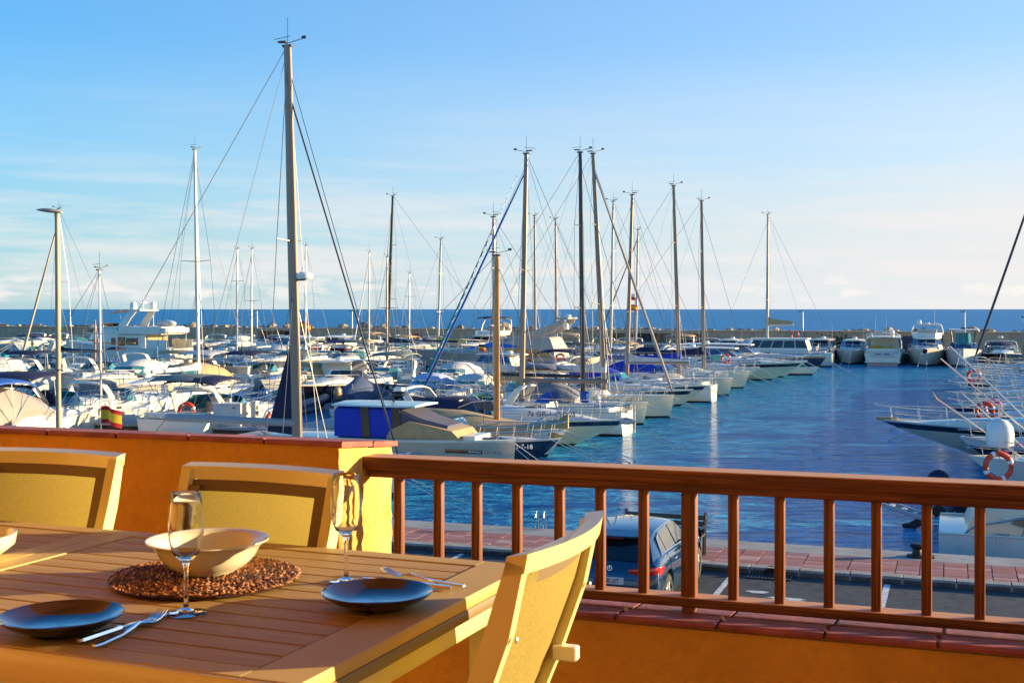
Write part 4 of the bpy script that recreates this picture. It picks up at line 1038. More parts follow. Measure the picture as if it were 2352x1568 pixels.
# big grey-masted yacht nearest the quay
L=12.5; v=35.6; f=frac(935,v,HT,L,684)
bt=sailboat(935,v,HT,L,3.9,'large sailing yacht nearest the quay with the tallest grey mast and long boom',Hpx(106,v,643),bands=[antif,antif,antib,gel,gel,gel],fs=1.0,fb=1.1,xf=f,mm=alu,boom=.40,cov=None,geno=None,r=.13,sp=1,rake=.7,lean=.028,group=MR,radar=.44,spw=.20,bz=1.2,boomm=mat('boom_grey',(.36,.33,.31),.5))
b=MB(); xx=f*L; b.tube([(L-.15,0,1.2),(xx-.30,0,Hpx(220,v,650))],.028,6); b.build('furled_headsail',dk,bt.root,40)
b=MB(); b.add([Vector((xx-.15,0,5.6)),Vector((xx-1.15,0,2.3)),Vector((xx-.1,0,2.2)),Vector((xx-.16,.03,5.6)),Vector((xx-1.15,.06,2.3)),Vector((xx-.1,.05,2.2))],[(0,1,2),(5,4,3),(0,3,4,1),(1,4,5,2),(2,5,3,0)]); b.build('navy_staysail',cnavy,bt.root,0)
b=MB(); b.box((xx+1.2,0,1.55),(1.5,1.6,.75),bev=.05); b.build('deck_locker',gel,bt.root,30)
# grey day boat with blue enclosed T-top
L=10.0; v=43.5
root=thing('motor_cruiser','grey angular open motorboat with bright blue canvas under a pale hardtop','boat',place_tip(1184,v,HT,L),HT,MR)
bt=hull(root,L,3.1,1.40,1.44,.12,[antif,antif,gelg,gelg,gelg,gel],'sail',ns=16)
xt=lambda px: (U(px,v)-(U(1184,v)-L))
x0,x1=xt(797),xt(1000)
b=MB(); rings=[]
for x,z0,z1,w in ((x0,1.45,2.50,1.05),(x0+.15,1.45,2.60,1.08),(xt(935),1.45,2.60,1.08),(xt(990),1.45,2.2,1.0),(xt(1046),1.45,1.95,.8)):
    rings.append([Vector((x,w,z0)),Vector((x,w,z1-.1)),Vector((x,w*.9,z1)),Vector((x,-w*.9,z1)),Vector((x,-w,z1-.1)),Vector((x,-w,z0))])
b.loft(rings[:3],caps=True); b.build('side_canvas',cblue,root,20)
b=MB(); b.loft(rings[2:],caps=True); b.build('front_canvas',mat('canvas_slate',(.09,.085,.12),.8,bump=.2,bs=5),root,20)
for px in (868,938):
    for sg in (1,-1): b=MB(); b.box((xt(px),sg*1.09,2.02),(.34,.05,1.16),bev=.01,ry=-.08); b.build('roof_pillar',mat('dark_bronze',(.03,.022,.016),.3),root,20)
b=MB(); rings=[]
for x,w in ((xt(797)-.05,1.2),(xt(880),1.28),(xt(960),1.25),(xt(980),1.1)): rings.append([Vector((x,w,2.62)),Vector((x,w,2.68)),Vector((x,0,2.74)),Vector((x,-w,2.68)),Vector((x,-w,2.62))])
b.loft(rings,caps=True); b.build('hardtop',mat('hardtop_pale',(.42,.60,.62),.35,coat=.3),root,20)
b=MB(); b.tube([(xt(905),0,2.7),(xt(893),0,3.4)],.05,8); b.build('mast_post',blackh,root); 
b=MB(); b.box((xt(915),.0,3.05),(.6,.38,.18),bev=.08); b.build('searchlight',blackh,root,40)
b=MB(); b.box((xt(917),0,3.22),(.4,.32,.15),bev=.05); b.build('radar_dome',dome,root,40)
b=MB(); b.lathe([(0,3.42),(.2,3.42),(.16,3.47),(0,3.5)],12,(xt(893),0,0)); b.build('gps_puck',dome,root,50)
b=MB(); rings=[]   # beige console cover
for x,z,w in ((xt(915),1.45,1.1),(xt(925),1.75,1.15),(xt(968),2.12,1.15),(xt(1062),1.78,1.05),(xt(1080),1.46,1.0)): rings.append([Vector((x,w,1.42)),Vector((x,w,z)),Vector((x,-w,z)),Vector((x,-w,1.42))])
b.loft(rings,caps=True,mis=[0]*4); b.build('console_cover',tan,root,15)
b=MB(); b.box((xt(1095),0,1.5),(.5,1.6,.18),bev=.02); b.build('sun_pad',gel,root,15)
b=MB(); b.box((xt(1125),.3,1.47),(.5,.6,.06),bev=.01); b.build('deck_hatch',glb,root,15)
b=MB(); b.box((xt(1140)-.7,-1.545,1.12),(1.45,.02,.15)); b.build('name_panel',blackh,root,0)
text('deAntonio',.11,root,(xt(1125),-1.56,1.09),(math.pi/2,0,0),WHT); text('6a AT-5 24-25',.14,root,(xt(1160),-1.56,1.075),(math.pi/2,0,0),blackh)
b=MB(); b.tube([(xt(940),-1.58,.98),(xt(1010),-1.58,.95)],.02,5); b.build('grab_rail',steel,root,0)
lines(bt,2,2.2)
# small navy boat
bt=sportboat(1286,46.9,HT,8.2,2.6,'small open boat with navy hull, white deck and teak bow strips behind the grey motorboat',[antif,antif,navy,navy,navy,gel],.95,1.18,False,ws=glb,cab=.22,group=MR,teakd=False)
for sg in (.35,-.35):
    b=MB(); b.box((6.3,sg,1.28),(1.6,.10,.03),rz=-.12*sg*2); b.build('teak_strip',teak,bt.root,0)
text('3-7-18',.26,bt.root,(6.95,-.72,.80),(math.pi/2+.2,0,math.radians(12)),WHT,ext=.02)
b=MB(); b.ball((8.0,0,1.3),(.35,.12,.10),8,5,jit=.2,rg=rnd); b.build('anchor_cover',tan,bt.root,40)
# tan covered wooden boat with varnished mast
v=50.3; L=9.0; f=frac(1303,v,HT,L,1141)
bt=sailboat(1303,v,HT,L,2.9,'old wooden sailing boat wrapped in tan canvas with a varnished orange mast',Hpx(585,v,1141),fs=.95,fb=1.25,xf=f,mm=varn,boom=None,cov=None,sp=0,rake=.9,lean=0,r=.10,group=MR,light=True,vane=True,z0=1.2)
cover(bt,[(.3,1.1,.95,1.5,.8),(2.5,1.4,1.0,1.95,.4),(4.3,1.42,1.05,1.9,.3),(f*L,1.35,1.1,1.55,.6),(7.2,.95,1.1,1.42,.5),(8.6,.3,1.2,1.62,.3),(9.05,.06,1.25,1.9,.5)],tan)
# white speedboat with navy band
v=54.8; L=12.5
bt=sportboat(1441,v,HT,L,3.5,'long white sport cruiser with a navy band and black registration on its bow',[antif,antif,gelc,gelc,navy,gel],1.15,1.30,True,ws=gls,cab=.62,group=MR,rake=2.6,port=1)
text('7a GR-1-157-05',.34,bt.root,(9.35,-1.50,1.47),(math.pi/2-.55,0,math.radians(9)),blackh,ext=.02)
cover(bt,[(.2,1.4,1.1,1.6,.85),(1.5,1.5,1.2,2.05,.7),(4.2,1.5,1.3,2.15,.6),(6.0,1.2,1.5,1.8,.6)],cnavy)
b=MB(); b.ball((L-.1,0,1.22),(.5,.14,.16),8,5); b.build('bow_anchor',galv,bt.root,30)
# sailing boat lying stern out, its white transom full in the sun
v=60.5; L=11.5; f=frac(1444,v,HTm,L,1198) if False else None
def stern_out(x_stern,v,L): # bow tip column for a boat whose stern is at x_stern
    return U(x_stern,v)-L
ub=stern_out(1441,v,L); xm=(U(1198,v)-ub); 
bt=sailboat(None,v,HTm,L,3.4,'white sailing yacht lying stern out, sunlit transom, headsail striped blue and white',Hpx(352,v,1204),u=ub,fs=1.2,fb=1.3,xf=1-xm/L,mm=alu,boom=.40,cov=None,geno=cbl2,gr=.062,hood=cbl2,rake=.9,lean=.02,r=.11,group=MR,nline=0,sp=1)
b=MB(); b.tube([(-.35,-.25,.1),(-.35,-.25,1.9)],.025,5); b.tube([(-.35,.25,.1),(-.35,.25,1.9)],.025,5)
for k in range(5): b.tube([(-.35,-.25,.35+.3*k),(-.35,.25,.35+.3*k)],.02,5)
b.build('boarding_ladder',steel,bt.root,0)
p0=Vector((L-.1,0,1.6)); p1=Vector((bt.mx,0,bt.mh)); p1=p0.lerp(p1,.93); b=MB(); b.tube([p0.lerp(p1,i/150)+Vector((0,math.cos(i*.9),math.sin(i*.9)))*.052 for i in range(2,148)],.020,4); b.build('white_spiral',WHT,bt.root,40)
b=MB(); b.box((2.6,-1.3,1.75),(.5,.3,.6),bev=.12); b.build('blue_float',cbl2,bt.root,40)
# plumb bow sailing yachts
v=66; L=12; bt=sailboat(1488,v,HT,L,3.8,'cream hulled sailing yacht with a black mast and straight bow',Hpx(349,v,1330),[antif,antif,gelc,gelc,gelc,gel],1.1,1.25,frac(1488,v,HT,L,1339),mblk,.42,None,None,group=MR,rake=.25,r=.10,lean=.012)
v=70.7; L=13; bt=sailboat(1548,v,HT,L,4.0,'grey-cream sailing yacht with a straight bow, thick furled headsail and pale canvas over its boom',Hpx(352,v,1358),[antif,antif,gelc,gelc,gelc,gel],1.15,1.35,frac(1548,v,HT,L,1388),alu,.42,cwhite,mat('sail_sand',(.40,.33,.26),.8),gr=.085,group=MR,rake=.25,r=.11,lean=.05,covh=.42)
sportboat(1592,75.6,HT,11,3.3,'white motor cruiser with a black band between two sailing yachts',[antif,antif,gelc,gelc,blackh,gel],1.15,1.35,True,group=MR,ws=gls,cnv=None) if False else sportboat(1592,75.6,HT,11,3.3,'white motor cruiser with a black band between two sailing yachts',[antif,antif,gelc,gelc,blackh,gel],1.15,1.35,True,group=MR,ws=gls)
sportboat(1624,79.6,HT,11,3.4,'white motor cruiser with a narrow dark blue band and pale radar arch',[antif,antif,gelc,gelc,navy,gel],1.2,1.4,True,group=MR,ws=tealg,canv=cblue)
v=84; L=11; ub=stern_out(1640,v,L); xm=U(1440,v)-ub
sailboat(None,v,HTm,L,3.4,'white sailing yacht lying stern out with a bulky white sail cover',Hpx(447,v,1452),u=ub,fs=1.15,fb=1.25,xf=1-xm/L,mm=alu,boom=.4,cov=cwhite,geno=None,rake=.8,lean=.03,r=.10,group=MR,nline=0,covh=.5)
v=90.3; L=12.5; sailboat(1683,v,HT,L,3.9,'cream sailing yacht with a long bright blue sail cover',Hpx(426,v,1549),[antif,antif,gelc,gelc,gelc,gel],1.15,1.3,frac(1683,v,HT,L,1560),alu,.46,cblue,None,group=MR,rake=.3,r=.11,lean=.03,covh=.34)
v=95; sportboat(1700,v,HT,11,3.4,'white motor cruiser with a royal blue canvas top under the blue sail cover',None,1.15,1.4,False,group=MR,canv=cblue,ws=glb)
v=99; L=12.5; sailboat(1722,v,HT,L,3.8,'cream sailing yacht with a dark navy sail cover and a grey forestay',Hpx(461,v,1610),[antif,antif,gelc,gelc,gelc,gel],1.2,1.4,frac(1722,v,HT,L,1616),alu,.46,cnavy,None,group=MR,rake=.5,r=.11,lean=.012,covh=.4)
sportboat(1745,104,HT,11.5,3.6,'white cruiser with a folded arch next to the navy sail cover',None,1.25,1.5,True,group=MR,ws=glb)
bt=sportboat(1843,111,HT,14,4.0,'long white sport cruiser with dark band, teal windscreen and a life ring on its rail',[antif,antif,gelc,gelc,blackh,gel],1.3,1.65,True,group=MR,ws=tealg,rake=2.8)
text('7a VA-2-63-04',.34,bt.root,(9.6,-1.75,1.56),(math.pi/2-.5,0,math.radians(9)),blackh,ext=.02)
lifebuoy(bt.root.location+Vector((T*7.6+N*-1.9))+Vector((0,0,1.95)),-A,'orange life ring on the rail of the long white cruiser with a teal windscreen',.36)
sportboat(1855,116,HT,14,4.1,'white hardtop cruiser with brown side windows behind the teal windscreen',None,1.3,1.6,False,hard=glb,group=MR)
bt=sportboat(1897,121,HT,15,4.4,'navy hulled lobster yacht with varnished rail at the outer end of the row',[antif,antif,navy,navy,navy,teak],1.5,1.75,False,hard=glb,group=MR,teakd=True,rake=1.3,arch_=False) if False else sportboat(1897,121,HT,15,4.4,'navy hulled lobster yacht with varnished rail at the outer end of the row',[antif,antif,gel,navy,navy,teak],1.5,1.75,False,hard=glb,group=MR,teakd=True,rake=1.3)
# extra masts of the row
for x,y,xb,v,lab,mm,gn,cv in ((1228,495,1230,118,'slim cream mast between the thick grey mast and the black one',alu,None,cwhite),(1276,503,1279,125,'mast with wide crosstrees near the breakwater',alu,None,cnavy),(1408,462,1402,104,'pale mast with crosstrees behind the furled headsail',aluw,None,cgrey),(1465,527,1460,131,'short pale mast with black furled sail',aluw,dk,cgrey),(1134,497,1136,72,'pale mast beside the varnished one',aluw,cteal,cwhite)):
    L=11; ub=U(xb,v)-L*.45
    sailboat(None,v,HTm,L,3.3,'white yacht under a '+lab,Hpx(y,v,x),u=ub,fs=1.1,fb=1.25,xf=.55,mm=mm,boom=.38,cov=cv,geno=gn,gr=.07,rake=.8,lean=(xb-x)/(700-y)*-1*1.0 if False else -((x-xb)/max(1,(780-y)))*-1,r=.085,nline=0,group='sailing yachts in the second row')
# power catamaran-like sailing boat with people near the breakwater
v=140; L=13; bt=sailboat(None,v,HTm,L,4.6,'white high-sided catamaran with tinted saloon windows and a tall mast by the breakwater',Hpx(492,v,1766),u=U(1762,v)-L*.45,fs=1.5,fb=1.7,xf=.55,mm=aluw,boom=.22,cov=tan,geno=None,gr=.09,rake=.6,lean=.006,r=.12,nline=0,sp=2,light=True,covh=.8,bz=2.6,group='boats by the breakwater')
house(bt.root,'saloon',[(2.4,9.6,2.0,1.5,.5),(2.5,9.4,1.95,2.0,.5),(2.8,8.8,1.8,2.9,.5),(2.5,9.0,1.95,2.95,.5),(2.6,8.9,1.9,3.1,.5)],[gel],[0]*4); band(bt.root,2.5,9.4,1.96,1.82,2.05,2.85,2.8,8.8,gls,4,nose=.5)
# ---------------------------------------------------------------- breakwater row facing us
BR='boats moored along the breakwater'
def bwboat(px,v,L,B,lab,**k): return sportboat(px,v,HNm,L,B,lab,group=BR,nline=2,**k)
bwboat(1873,146,12,3.9,'black and white hardtop cruiser bow-on beside the orange life ring by the breakwater',bands=[antif,antif,blackh,blackh,blackh,gel],fs=1.3,fb=1.7,hard=gls,arch_=False)
lifebuoy(F(U(1826,150),150,3.2),-A,'orange life ring standing on a stern between the catamaran and the black and white cruiser',.42)
bwboat(1950,144.5,11,3.8,'cream and white hardtop cruiser bow-on beside the wide stern-on cruiser',bands=[antif,antif,gelc,gelc,gel,gel],fs=1.3,fb=1.7,hard=glb,arch_=False)
# stern-on cruiser
L=13; v=144.5; u_=U(2027,v)
root=thing('motor_cruiser','white sport cruiser showing its wide stern and open tan cockpit','boat',F(u_,v,0),HN,BR)
bt=hull(root,L,4.4,1.35,1.7,2.0,[antif,antif,gel,gel,gel,gel],'motor'); coaming(bt,.04,.4,.55); foredeck(bt,.42,.9,.6); arch(bt,.14*L,2.15,lean=-.3,w=.9)
house(root,'deckhouse',[(.30*L,.62*L,1.75,1.5,.5),(.36*L,.52*L,1.5,2.9,.5)],[gel],[0]); band(root,.30*L,.62*L,1.76,1.52,1.8,2.75,.35*L,.53*L,glb,2,nose=.5)
bimini(bt,.10*L,.48*L,3.1,gelc,.84,.05,False,'hardtop'); b=MB(); b.box((-.35,0,.4),(1.0,3.9,.12),bev=.03); b.build('swim_platform',gel,root,20)
b=MB(); b.box((.02,0,1.25),(.1,2.7,.75),bev=.02); b.build('transom_door',cwhite,root,20); text('max   max',.36,root,(-.06,0,1.2),(math.pi/2,0,-math.pi/2),blackh,ext=.01)
satdome(bt,.2*L,3.25,-.9,.28,.75); satdome(bt,.2*L,3.25,1.4,.18,.4); antenna(bt,.2*L,.9,3.3,2.2); antenna(bt,.2*L,-.3,3.3,2.2); radome(bt,.2*L,3.5)
b=MB(); b.box((.2*L,-.5,1.9),(1.2,1.3,.15)); b.box((.28*L,.9,1.9),(.8,1.0,.5),bev=.05); b.build('sun_cushion',cyel,root,20)
for sg in (1,-1): fender(bt,.3,sg,blackh,.8,.2,.9)
bt=bwboat(2125,142,13,4.3,'tall white flybridge cruiser bow-on with a big black anchor on its stem',bands=[antif,antif,gelc,gelc,gelc,gel],fs=1.6,fb=2.0,hard=glb,arch_=False,fly=True)
arch(bt,.2*bt.L,1.15,m=gel,z0=bt.top-.2,w=.8); radome(bt,.12*bt.L,bt.top+.95); satdome(bt,.12*bt.L,bt.top+.9,-.9,.26,.6); antenna(bt,.12*bt.L,.8,bt.top+.9,2.4)
b=MB(); b.box((bt.L+.02,0,1.75),(.3,.5,.5),bev=.1,ry=.6); b.build('anchor',blackh,bt.root,30)
bt=bwboat(2213,142,10.5,3.9,'pale grey open fishing boat bow-on with a thin flat T-top roof',bands=[antif,antif,cwhite,cwhite,cwhite,cwhite],fs=1.6,fb=2.05,arch_=False,ws=glb,cab=.15,rails=False,port=0,swim=False,rake=.6)
b=MB(); b.box((4.2,0,4.0),(3.2,3.0,.10),bev=.03); b.build('roof',gel,bt.root,20)
b=MB()
for sg in (1,-1): b.tube([(3.2,sg*1.0,1.6),(3.0,sg*1.3,3.95)],.05,6); b.tube([(5.2,sg*1.0,1.6),(5.4,sg*1.3,3.95)],.05,6)
b.build('roof_support',blackh,bt.root,20); house(bt.root,'console',[(3.4,5.6,.95,1.6,.3),(3.4,5.4,.9,2.4,.3)],[gel],[0]); band(bt.root,3.4,5.5,.9,.8,2.4,3.6,3.4,5.0,tealg,1,nose=.3); radome(bt,4.2,4.06,blackh)
bt=bwboat(2305,143,11,4.2,'low black hulled cruiser with a cream roll-bar by the breakwater',bands=[antif,antif,blackh,blackh,blackh,gel],fs=1.25,fb=1.6,arch_=True,bim=None,canv=cnavy); radome(bt,1.2,3.0)
# breakwater row towards the other end, cruisers of many kinds
rg=random.Random(21)
kinds=[('white cruiser with a navy cover',dict(canv=cnavy)),('white hardtop cruiser',dict(hard=glb,arch_=False)),('cream cruiser with tan top',dict(bim=tan)),('white cruiser under a grey-blue cover',dict(canv=cgrey)),('white open cruiser with tall arch',dict(arch_=True)),('white cruiser with a white canvas tent',dict(canv=cwhite)),('black sided cruiser with white deck',dict(bands=[antif,antif,blackh,blackh,blackh,gel]))]
bwl=[(1700,'behind the blue sail cover',5,{}),(1655,'behind the white mast cluster',1,{}),(1590,'behind the furled headsail',0,{}),(1530,'in front of the dark blue steel doors',2,{}),(1405,'behind the pale masts',3,{}),(1340,'behind the black mast',4,{}),(1250,'behind the sport yacht with blue windows',2,{}),
(1140,'beyond the grey sport yacht bow',5,{}),(930,'behind the yellow sail cover',3,{}),(850,'behind the black boom',1,{}),(770,'near the recessed bays of the breakwater',2,{}),(690,'behind the burgundy hull',4,{}),(610,'with silver-blue hardtop below the boulders',1,{}),(545,'beside the silver-blue hardtop',0,{}),(470,'behind the white lockers',5,{}),(405,'just past the trawler yacht',4,{}),(30,'beside the grey doors of the breakwater',4,{}),(-30,'at the edge of the frame by the breakwater',0,{})]
for x,where,k,o in bwl:
    d=dict(kinds[k][1]); bwboat(x,rg.uniform(143,146),rg.uniform(10.5,12.5),rg.uniform(3.6,4.2),kinds[k][0]+' moored '+where,fs=1.2,fb=1.6,**{**dict(arch_=(k!=1)),**{a:b_ for a,b_ in d.items() if a!='arch_'}})
bt=bwboat(1058,134,14,4.4,'tall flybridge cruiser with navy windscreen cover and black bimini on a white arch',bands=[antif,antif,blackh,blackh,blackh,gel],fs=1.7,fb=2.2,hard=cnavy,arch_=False,fly=True)
arch(bt,.16*bt.L,1.6,z0=bt.top-.2,w=.9,th=.12,deep=.2); bimini(bt,.1*bt.L,.3*bt.L,bt.top+1.55,cnavy,.85,.05,False); radome(bt,.12*bt.L,bt.top+1.7)
# ---------------------------------------------------------------- pontoons
pont=mat('pontoon_deck',(.40,.37,.34),.85,var=.12,vs=2,dirt=.3)
ponts=mat('pontoon_side',(.14,.09,.05),.9,var=.4,vs=2,dirt=.5)
def pontoon(label,u0,u1,v0,v1):
    e=thing('pontoon',label,'pontoon',F((u0+u1)/2,(v0+v1)/2,0),-A,'concrete pontoons')
    lu,lv=(u1-u0),(v1-v0); b=MB(); b.box((0,0,.78),(lu,lv,.14),bev=.02); b.build('deck',pont,e,0)
    b=MB(); b.box((0,0,.36),(lu-.3,lv-.3,.69)); b.build('pontoon_beam',ponts,e,0)
pontoon('long concrete pontoon behind the boats of the main row, running out towards the breakwater',-29.5,-27.4,38,138)
pontoon('concrete pontoon with white lockers and pedestals crossing behind the grey inflatables',-62,-29.6,81.5,83.7)
pontoon('concrete pontoon behind the white trawler and the navy yacht',-106,-29.6,117.5,119.6)
pontoon('concrete pontoon with a big white cabinet close behind the long grey boom',-52,-29.6,49.6,51.6)
ped=None
def pedestal(u,v,lab):
    global ped
    e=thing('service_pedestal',lab,'pedestal',F(u,v,.85),-A,'mooring service pedestals')
    if ped is None:
        b=MB(); b.box((0,0,.55),(.28,.28,1.1),bev=.02); o=b.build('housing',gelc,e,0); q=MB(); q.box((.13,0,.85),(.06,.2,.2),bev=.01); q.box((.13,0,.55),(.06,.2,.2),bev=.01); p=q.build('sockets',dk,e,0); c=MB(); c.box((0,0,1.13),(.34,.34,.06),bev=.02); d=c.build('lid',gel,e,0); ped=(('housing',o.data),('sockets',p.data),('lid',d.data))
    else:
        for n_,m_ in ped: link(n_,m_,e)
for x,v,lab in ((777,50.6,'pale service pedestal beside the big cabinet near the long grey boom'),(585,50.6,'pale service pedestal under the black sunshade'),
 (660,82.5,'pedestal standing between the tan covered boat and the lockers'),(674,82.5,'pedestal beside the white locker with a blue-grey canopy'),(500,82.8,'pedestal near the white locker under the thin cream mast'),(820,82.4,'pedestal close to the tall grey boat tent'),
 (483,118.5,'pedestal on the far pontoon near the white trawler stern'),(518,118.5,'pedestal on the far pontoon below two pale masts'),(745,118.5,'pedestal on the far pontoon near the green strip boat'),(960,82.4,'pedestal beside the round white tub')):
    pedestal(U(x,v),v,lab)
def locker(x,v,w,lab,z=.85):
    e=thing('dock_locker',lab,'locker',F(U(x,v),v,z),-A,'white lockers on the pontoons')
    b=MB(); b.box((0,0,.5),(w,.7,1.0),bev=.02); b.build('chest',cwhite,e,0); b=MB(); b.box((0,-.02,1.03),(w+.06,.78,.07),bev=.02); b.build('lid',gel,e,0); b=MB(); b.box((w*.25,-.37,.85),(.12,.03,.05)); b.build('handle',dk,e,0)
locker(430-20,83,1.9,'white dock locker beside the cream mast'); locker(550,82.7,1.9,'long white dock locker left of the tan tent'); locker(722,82.7,1.9,'white dock locker under the grey canopy boat'); locker(720,118.4,2.3,'white dock locker on the far pontoon')
locker(530,50.4,1.5,'white cabinet standing right behind the parapet under the sunshade')
# ---------------------------------------------------------------- second row: bows away from the channel
LR='boats moored on the inner side of the long pontoon'
# large sport yacht with flowing arch
v=104; L=17.5; 
us=U(1362,v)
root=thing('motor_yacht','large grey-white sport yacht with a swept arch, blue front windows and amber side windows','boat',F(us,v,0),HTm,LR)
bt=hull(root,L,5.0,2.1,2.7,3.4,[antif,antif,gelg,gelg,gelg,gelg],'motor')
foredeck(bt,.46,.93,.5,w=.75,m=gelg)
yw=mat('amber_glass',(.62,.27,.02),.25,coat=.4); bw_=mat('blue_cover_glass',(.02,.13,.55),.4,coat=.2)
house(root,'deckhouse',[(.16*L,.66*L,2.15,2.1,.8),(.17*L,.62*L,2.0,2.95,.8),(.19*L,.50*L,1.75,3.65,.8),(.20*L,.44*L,1.6,3.85,.8)],[gelg],[0]*3)
for sg in (1,-1):
    b=MB(); P=[(.60*L,2.60),(.545*L,3.02),(.45*L,3.25),(.36*L,3.02),(.40*L,2.95),(.52*L,2.92)]
    def yy(z): return (2.15-(z-2.1)*.17) if z<2.95 else (2.0-(z-2.95)*.36)
    def plate(P,m,nm,t=.03):
        b=MB(); r0=[Vector((x,sg*(yy(z)+.012),z)) for x,z in P]; r1=[p+Vector((0,sg*t,0)) for p in r0]; b.loft([r0,r1],caps=True); b.build(nm,m,root,0)
    plate([(.64*L,2.75),(.56*L,3.15),(.49*L,3.38),(.40*L,3.22),(.34*L,2.98),(.50*L,2.93)],bw_,'front_window')
    plate([(.42*L,2.86),(.36*L,2.88),(.29*L,2.60),(.26*L,2.22),(.38*L,2.20)],yw,'side_window')
    plate([(.335*L,2.86),(.27*L,2.84),(.20*L,2.62),(.17*L,2.40),(.20*L,2.18),(.245*L,2.20)],yw,'side_window')
b=MB()
for sg in (1,-1):   # swept flybridge wings
    rings=[]
    for x,z,h,w in ((.44*L,3.75,.12,1.55),(.36*L,4.05,.5,1.6),(.26*L,4.55,.8,1.62),(.18*L,5.1,.75,1.55),(.12*L,5.55,.4,1.45)):
        rings.append([Vector((x,sg*w,z-h)),Vector((x,sg*(w+.07),z-h*.5)),Vector((x,sg*w,z)),Vector((x,sg*(w-.12),z)),Vector((x,sg*(w-.12),z-h))])
    b.loft(rings,caps=True)
b.build('arch_wings',gelg,root,40)
b=MB(); b.box((.135*L,0,5.5),(1.1,2.9,.16),bev=.05); b.build('arch_top',gelg,root,40); radome(bt,.13*L,5.6); satdome(bt,.16*L,4.5,-1.1); 
ports(bt,[.56,.68,.78],.62,rx=.14,rz=.14)
for sg in (1,-1):
    b=MB(); b.box((4.6,sg*2.48,1.6),(1.3,.06,.09)); b.box((4.5,sg*2.48,1.35),(1.3,.06,.09)); b.build('air_vent',blackh,root,0)
rail(bt,.5,1.0,.7)
lifebuoy(F(U(1287,v-2.6),v-2.6,2.05),-A,'orange life ring on the side of the grey sport yacht, below its aft amber window',.40)
lifebuoy(F(U(1218,v-2.7),v-2.7,2.25),-A+1.1,'orange life ring edge-on near the mid part of the grey sport yacht',.40)
# navy sloop with big lettering
v=107; L=14; ub=U(838,v)
bt=sailboat(None,v,HTm,L,4.0,'navy blue sailing yacht with white lettering on its side and a black mast',Hpx(450,v,905),[antif,gel,navy,navy,navy,gel],1.25,1.45,xf=1-(U(889,v)-ub)/L,mm=mblk,boom=.52,cov=dk,geno=None,rake=1.0,lean=.04,r=.12,u=ub,group=LR,nline=0,bz=1.5,covh=.3)
text('MARINA  GREENWICH',1.0,bt.root,(L*.42,2.03,.34),(math.pi/2,0,math.pi),WHT,ext=.02,sx=1.0)
b=MB(); b.box((.9,0,1.75),(1.9,2.6,.9),bev=.15); b.build('cockpit_tent',cnavy,bt.root,40)
# boat with a blue and white spiral furled headsail
v=88; bt=sportboat(None,v,HTm,10,3.4,'white cruiser with pale grey tent below the blue and white striped headsail',None,1.1,1.4,False,u=U(1062,v),group=LR,canv=cgrey)
v=125; bt=sailboat(None,v,HTm,10,3.3,'white sailing yacht with a bright yellow sail cover',Hpx(550,v,969),u=U(925,v),fs=1.1,fb=1.4,xf=.58,mm=aluw,boom=.34,cov=cyel,geno=None,rake=.8,lean=.03,r=.09,group=LR,nline=0,covh=.6)
v=96; sportboat(None,v,HTm,9,3.2,'white cruiser with pale blue hard roof beside the striped headsail',None,1.2,1.5,False,u=U(1020,v)-1,group=LR,hard=glb)
v=76; bt=sportboat(None,v,HTm,9,3.1,'white motorboat with a long beige cockpit cover',None,1.1,1.35,False,u=U(1040,v)-2,group=LR,canv=tan,ws=gls)
v=71; bt=sportboat(None,v,HTm,8,2.9,'small white motorboat with a grey rolled sunshade by the pedestals',None,1.0,1.3,True,u=U(1100,v)-2,group=LR,bim=cgrey)
v=66; bt=sportboat(None,v,HTm,7.5,2.8,'small white motorboat carrying a bright blue float behind the varnished mast',None,1.0,1.3,False,u=U(1090,v)-1,group=LR,canv=cgrey)
v=60; bt=sportboat(None,v,HTm,8,2.8,'white motorboat with curved cream arch, moored in front of the grey-blue boat tent',None,1.0,1.25,True,u=U(960,v)-1,group=LR,ob=0)
for v,xc,k,lab in ((82,1130,dict(canv=cwhite),'white cruiser with a white tent past the striped headsail'),(92,1180,dict(bim=cnavy),'white cruiser with a navy sunshade in front of the grey sport yacht'),(112,1080,dict(hard=glb,arch_=False),'white hardtop cruiser behind the grey sport yacht bow'),(117,1330,dict(bim=tan),'cream motorboat with amber windows behind the sport yacht stern'),(123,1420,dict(canv=cnavy),'white cruiser with navy cover between the main masts'),(129,1450,dict(canv=cgrey),'white cruiser with grey tent near the flag staff')):
    d=dict(arch_=True); d.update(k); sportboat(None,v,HTm,10.5,3.5,lab,None,1.2,1.5,u=U(xc,v)-4,group=LR,**d)
# flags
def flagpole(p,rz,lab,cols=SPAIN,**k):
    e=thing('flag',lab,'flag',p,0,'flags in the marina'); flag(e,Vector((0,0,0)),rz,cols,**k)
flagpole(F(U(688,118),118,3.4),-A,'red and yellow flag flying just beside the tallest grey mast',h=.8,w=1.3,pole=1.6)
flagpole(F(U(1449,98),98,Hpx(718,98,1449)-.2),-A,'red and yellow flag flying above the horizon on a mast line',h=.45,w=.55,pole=.9)
flagpole(F(U(1449,97.5),97.5,Hpx(705,97.5,1449)+.4),-A,'small white and red flag just above a red and yellow one',[(WHT,1),(RED,1)],h=.5,w=.4,pole=.7)
flagpole(F(U(1757,141),141,4.2),-A,'small red flag beside the catamaran mast',[(RED,1)],h=.5,w=.4,pole=2.6) if False else None
flagpole(F(U(1276,121),121,.0)+Vector((0,0,Hpx(815,121,1276)-.3)),math.pi-A,'tall light blue pennant between two masts',[(LBL,1)],h=2.2,w=.5,pole=2.6)
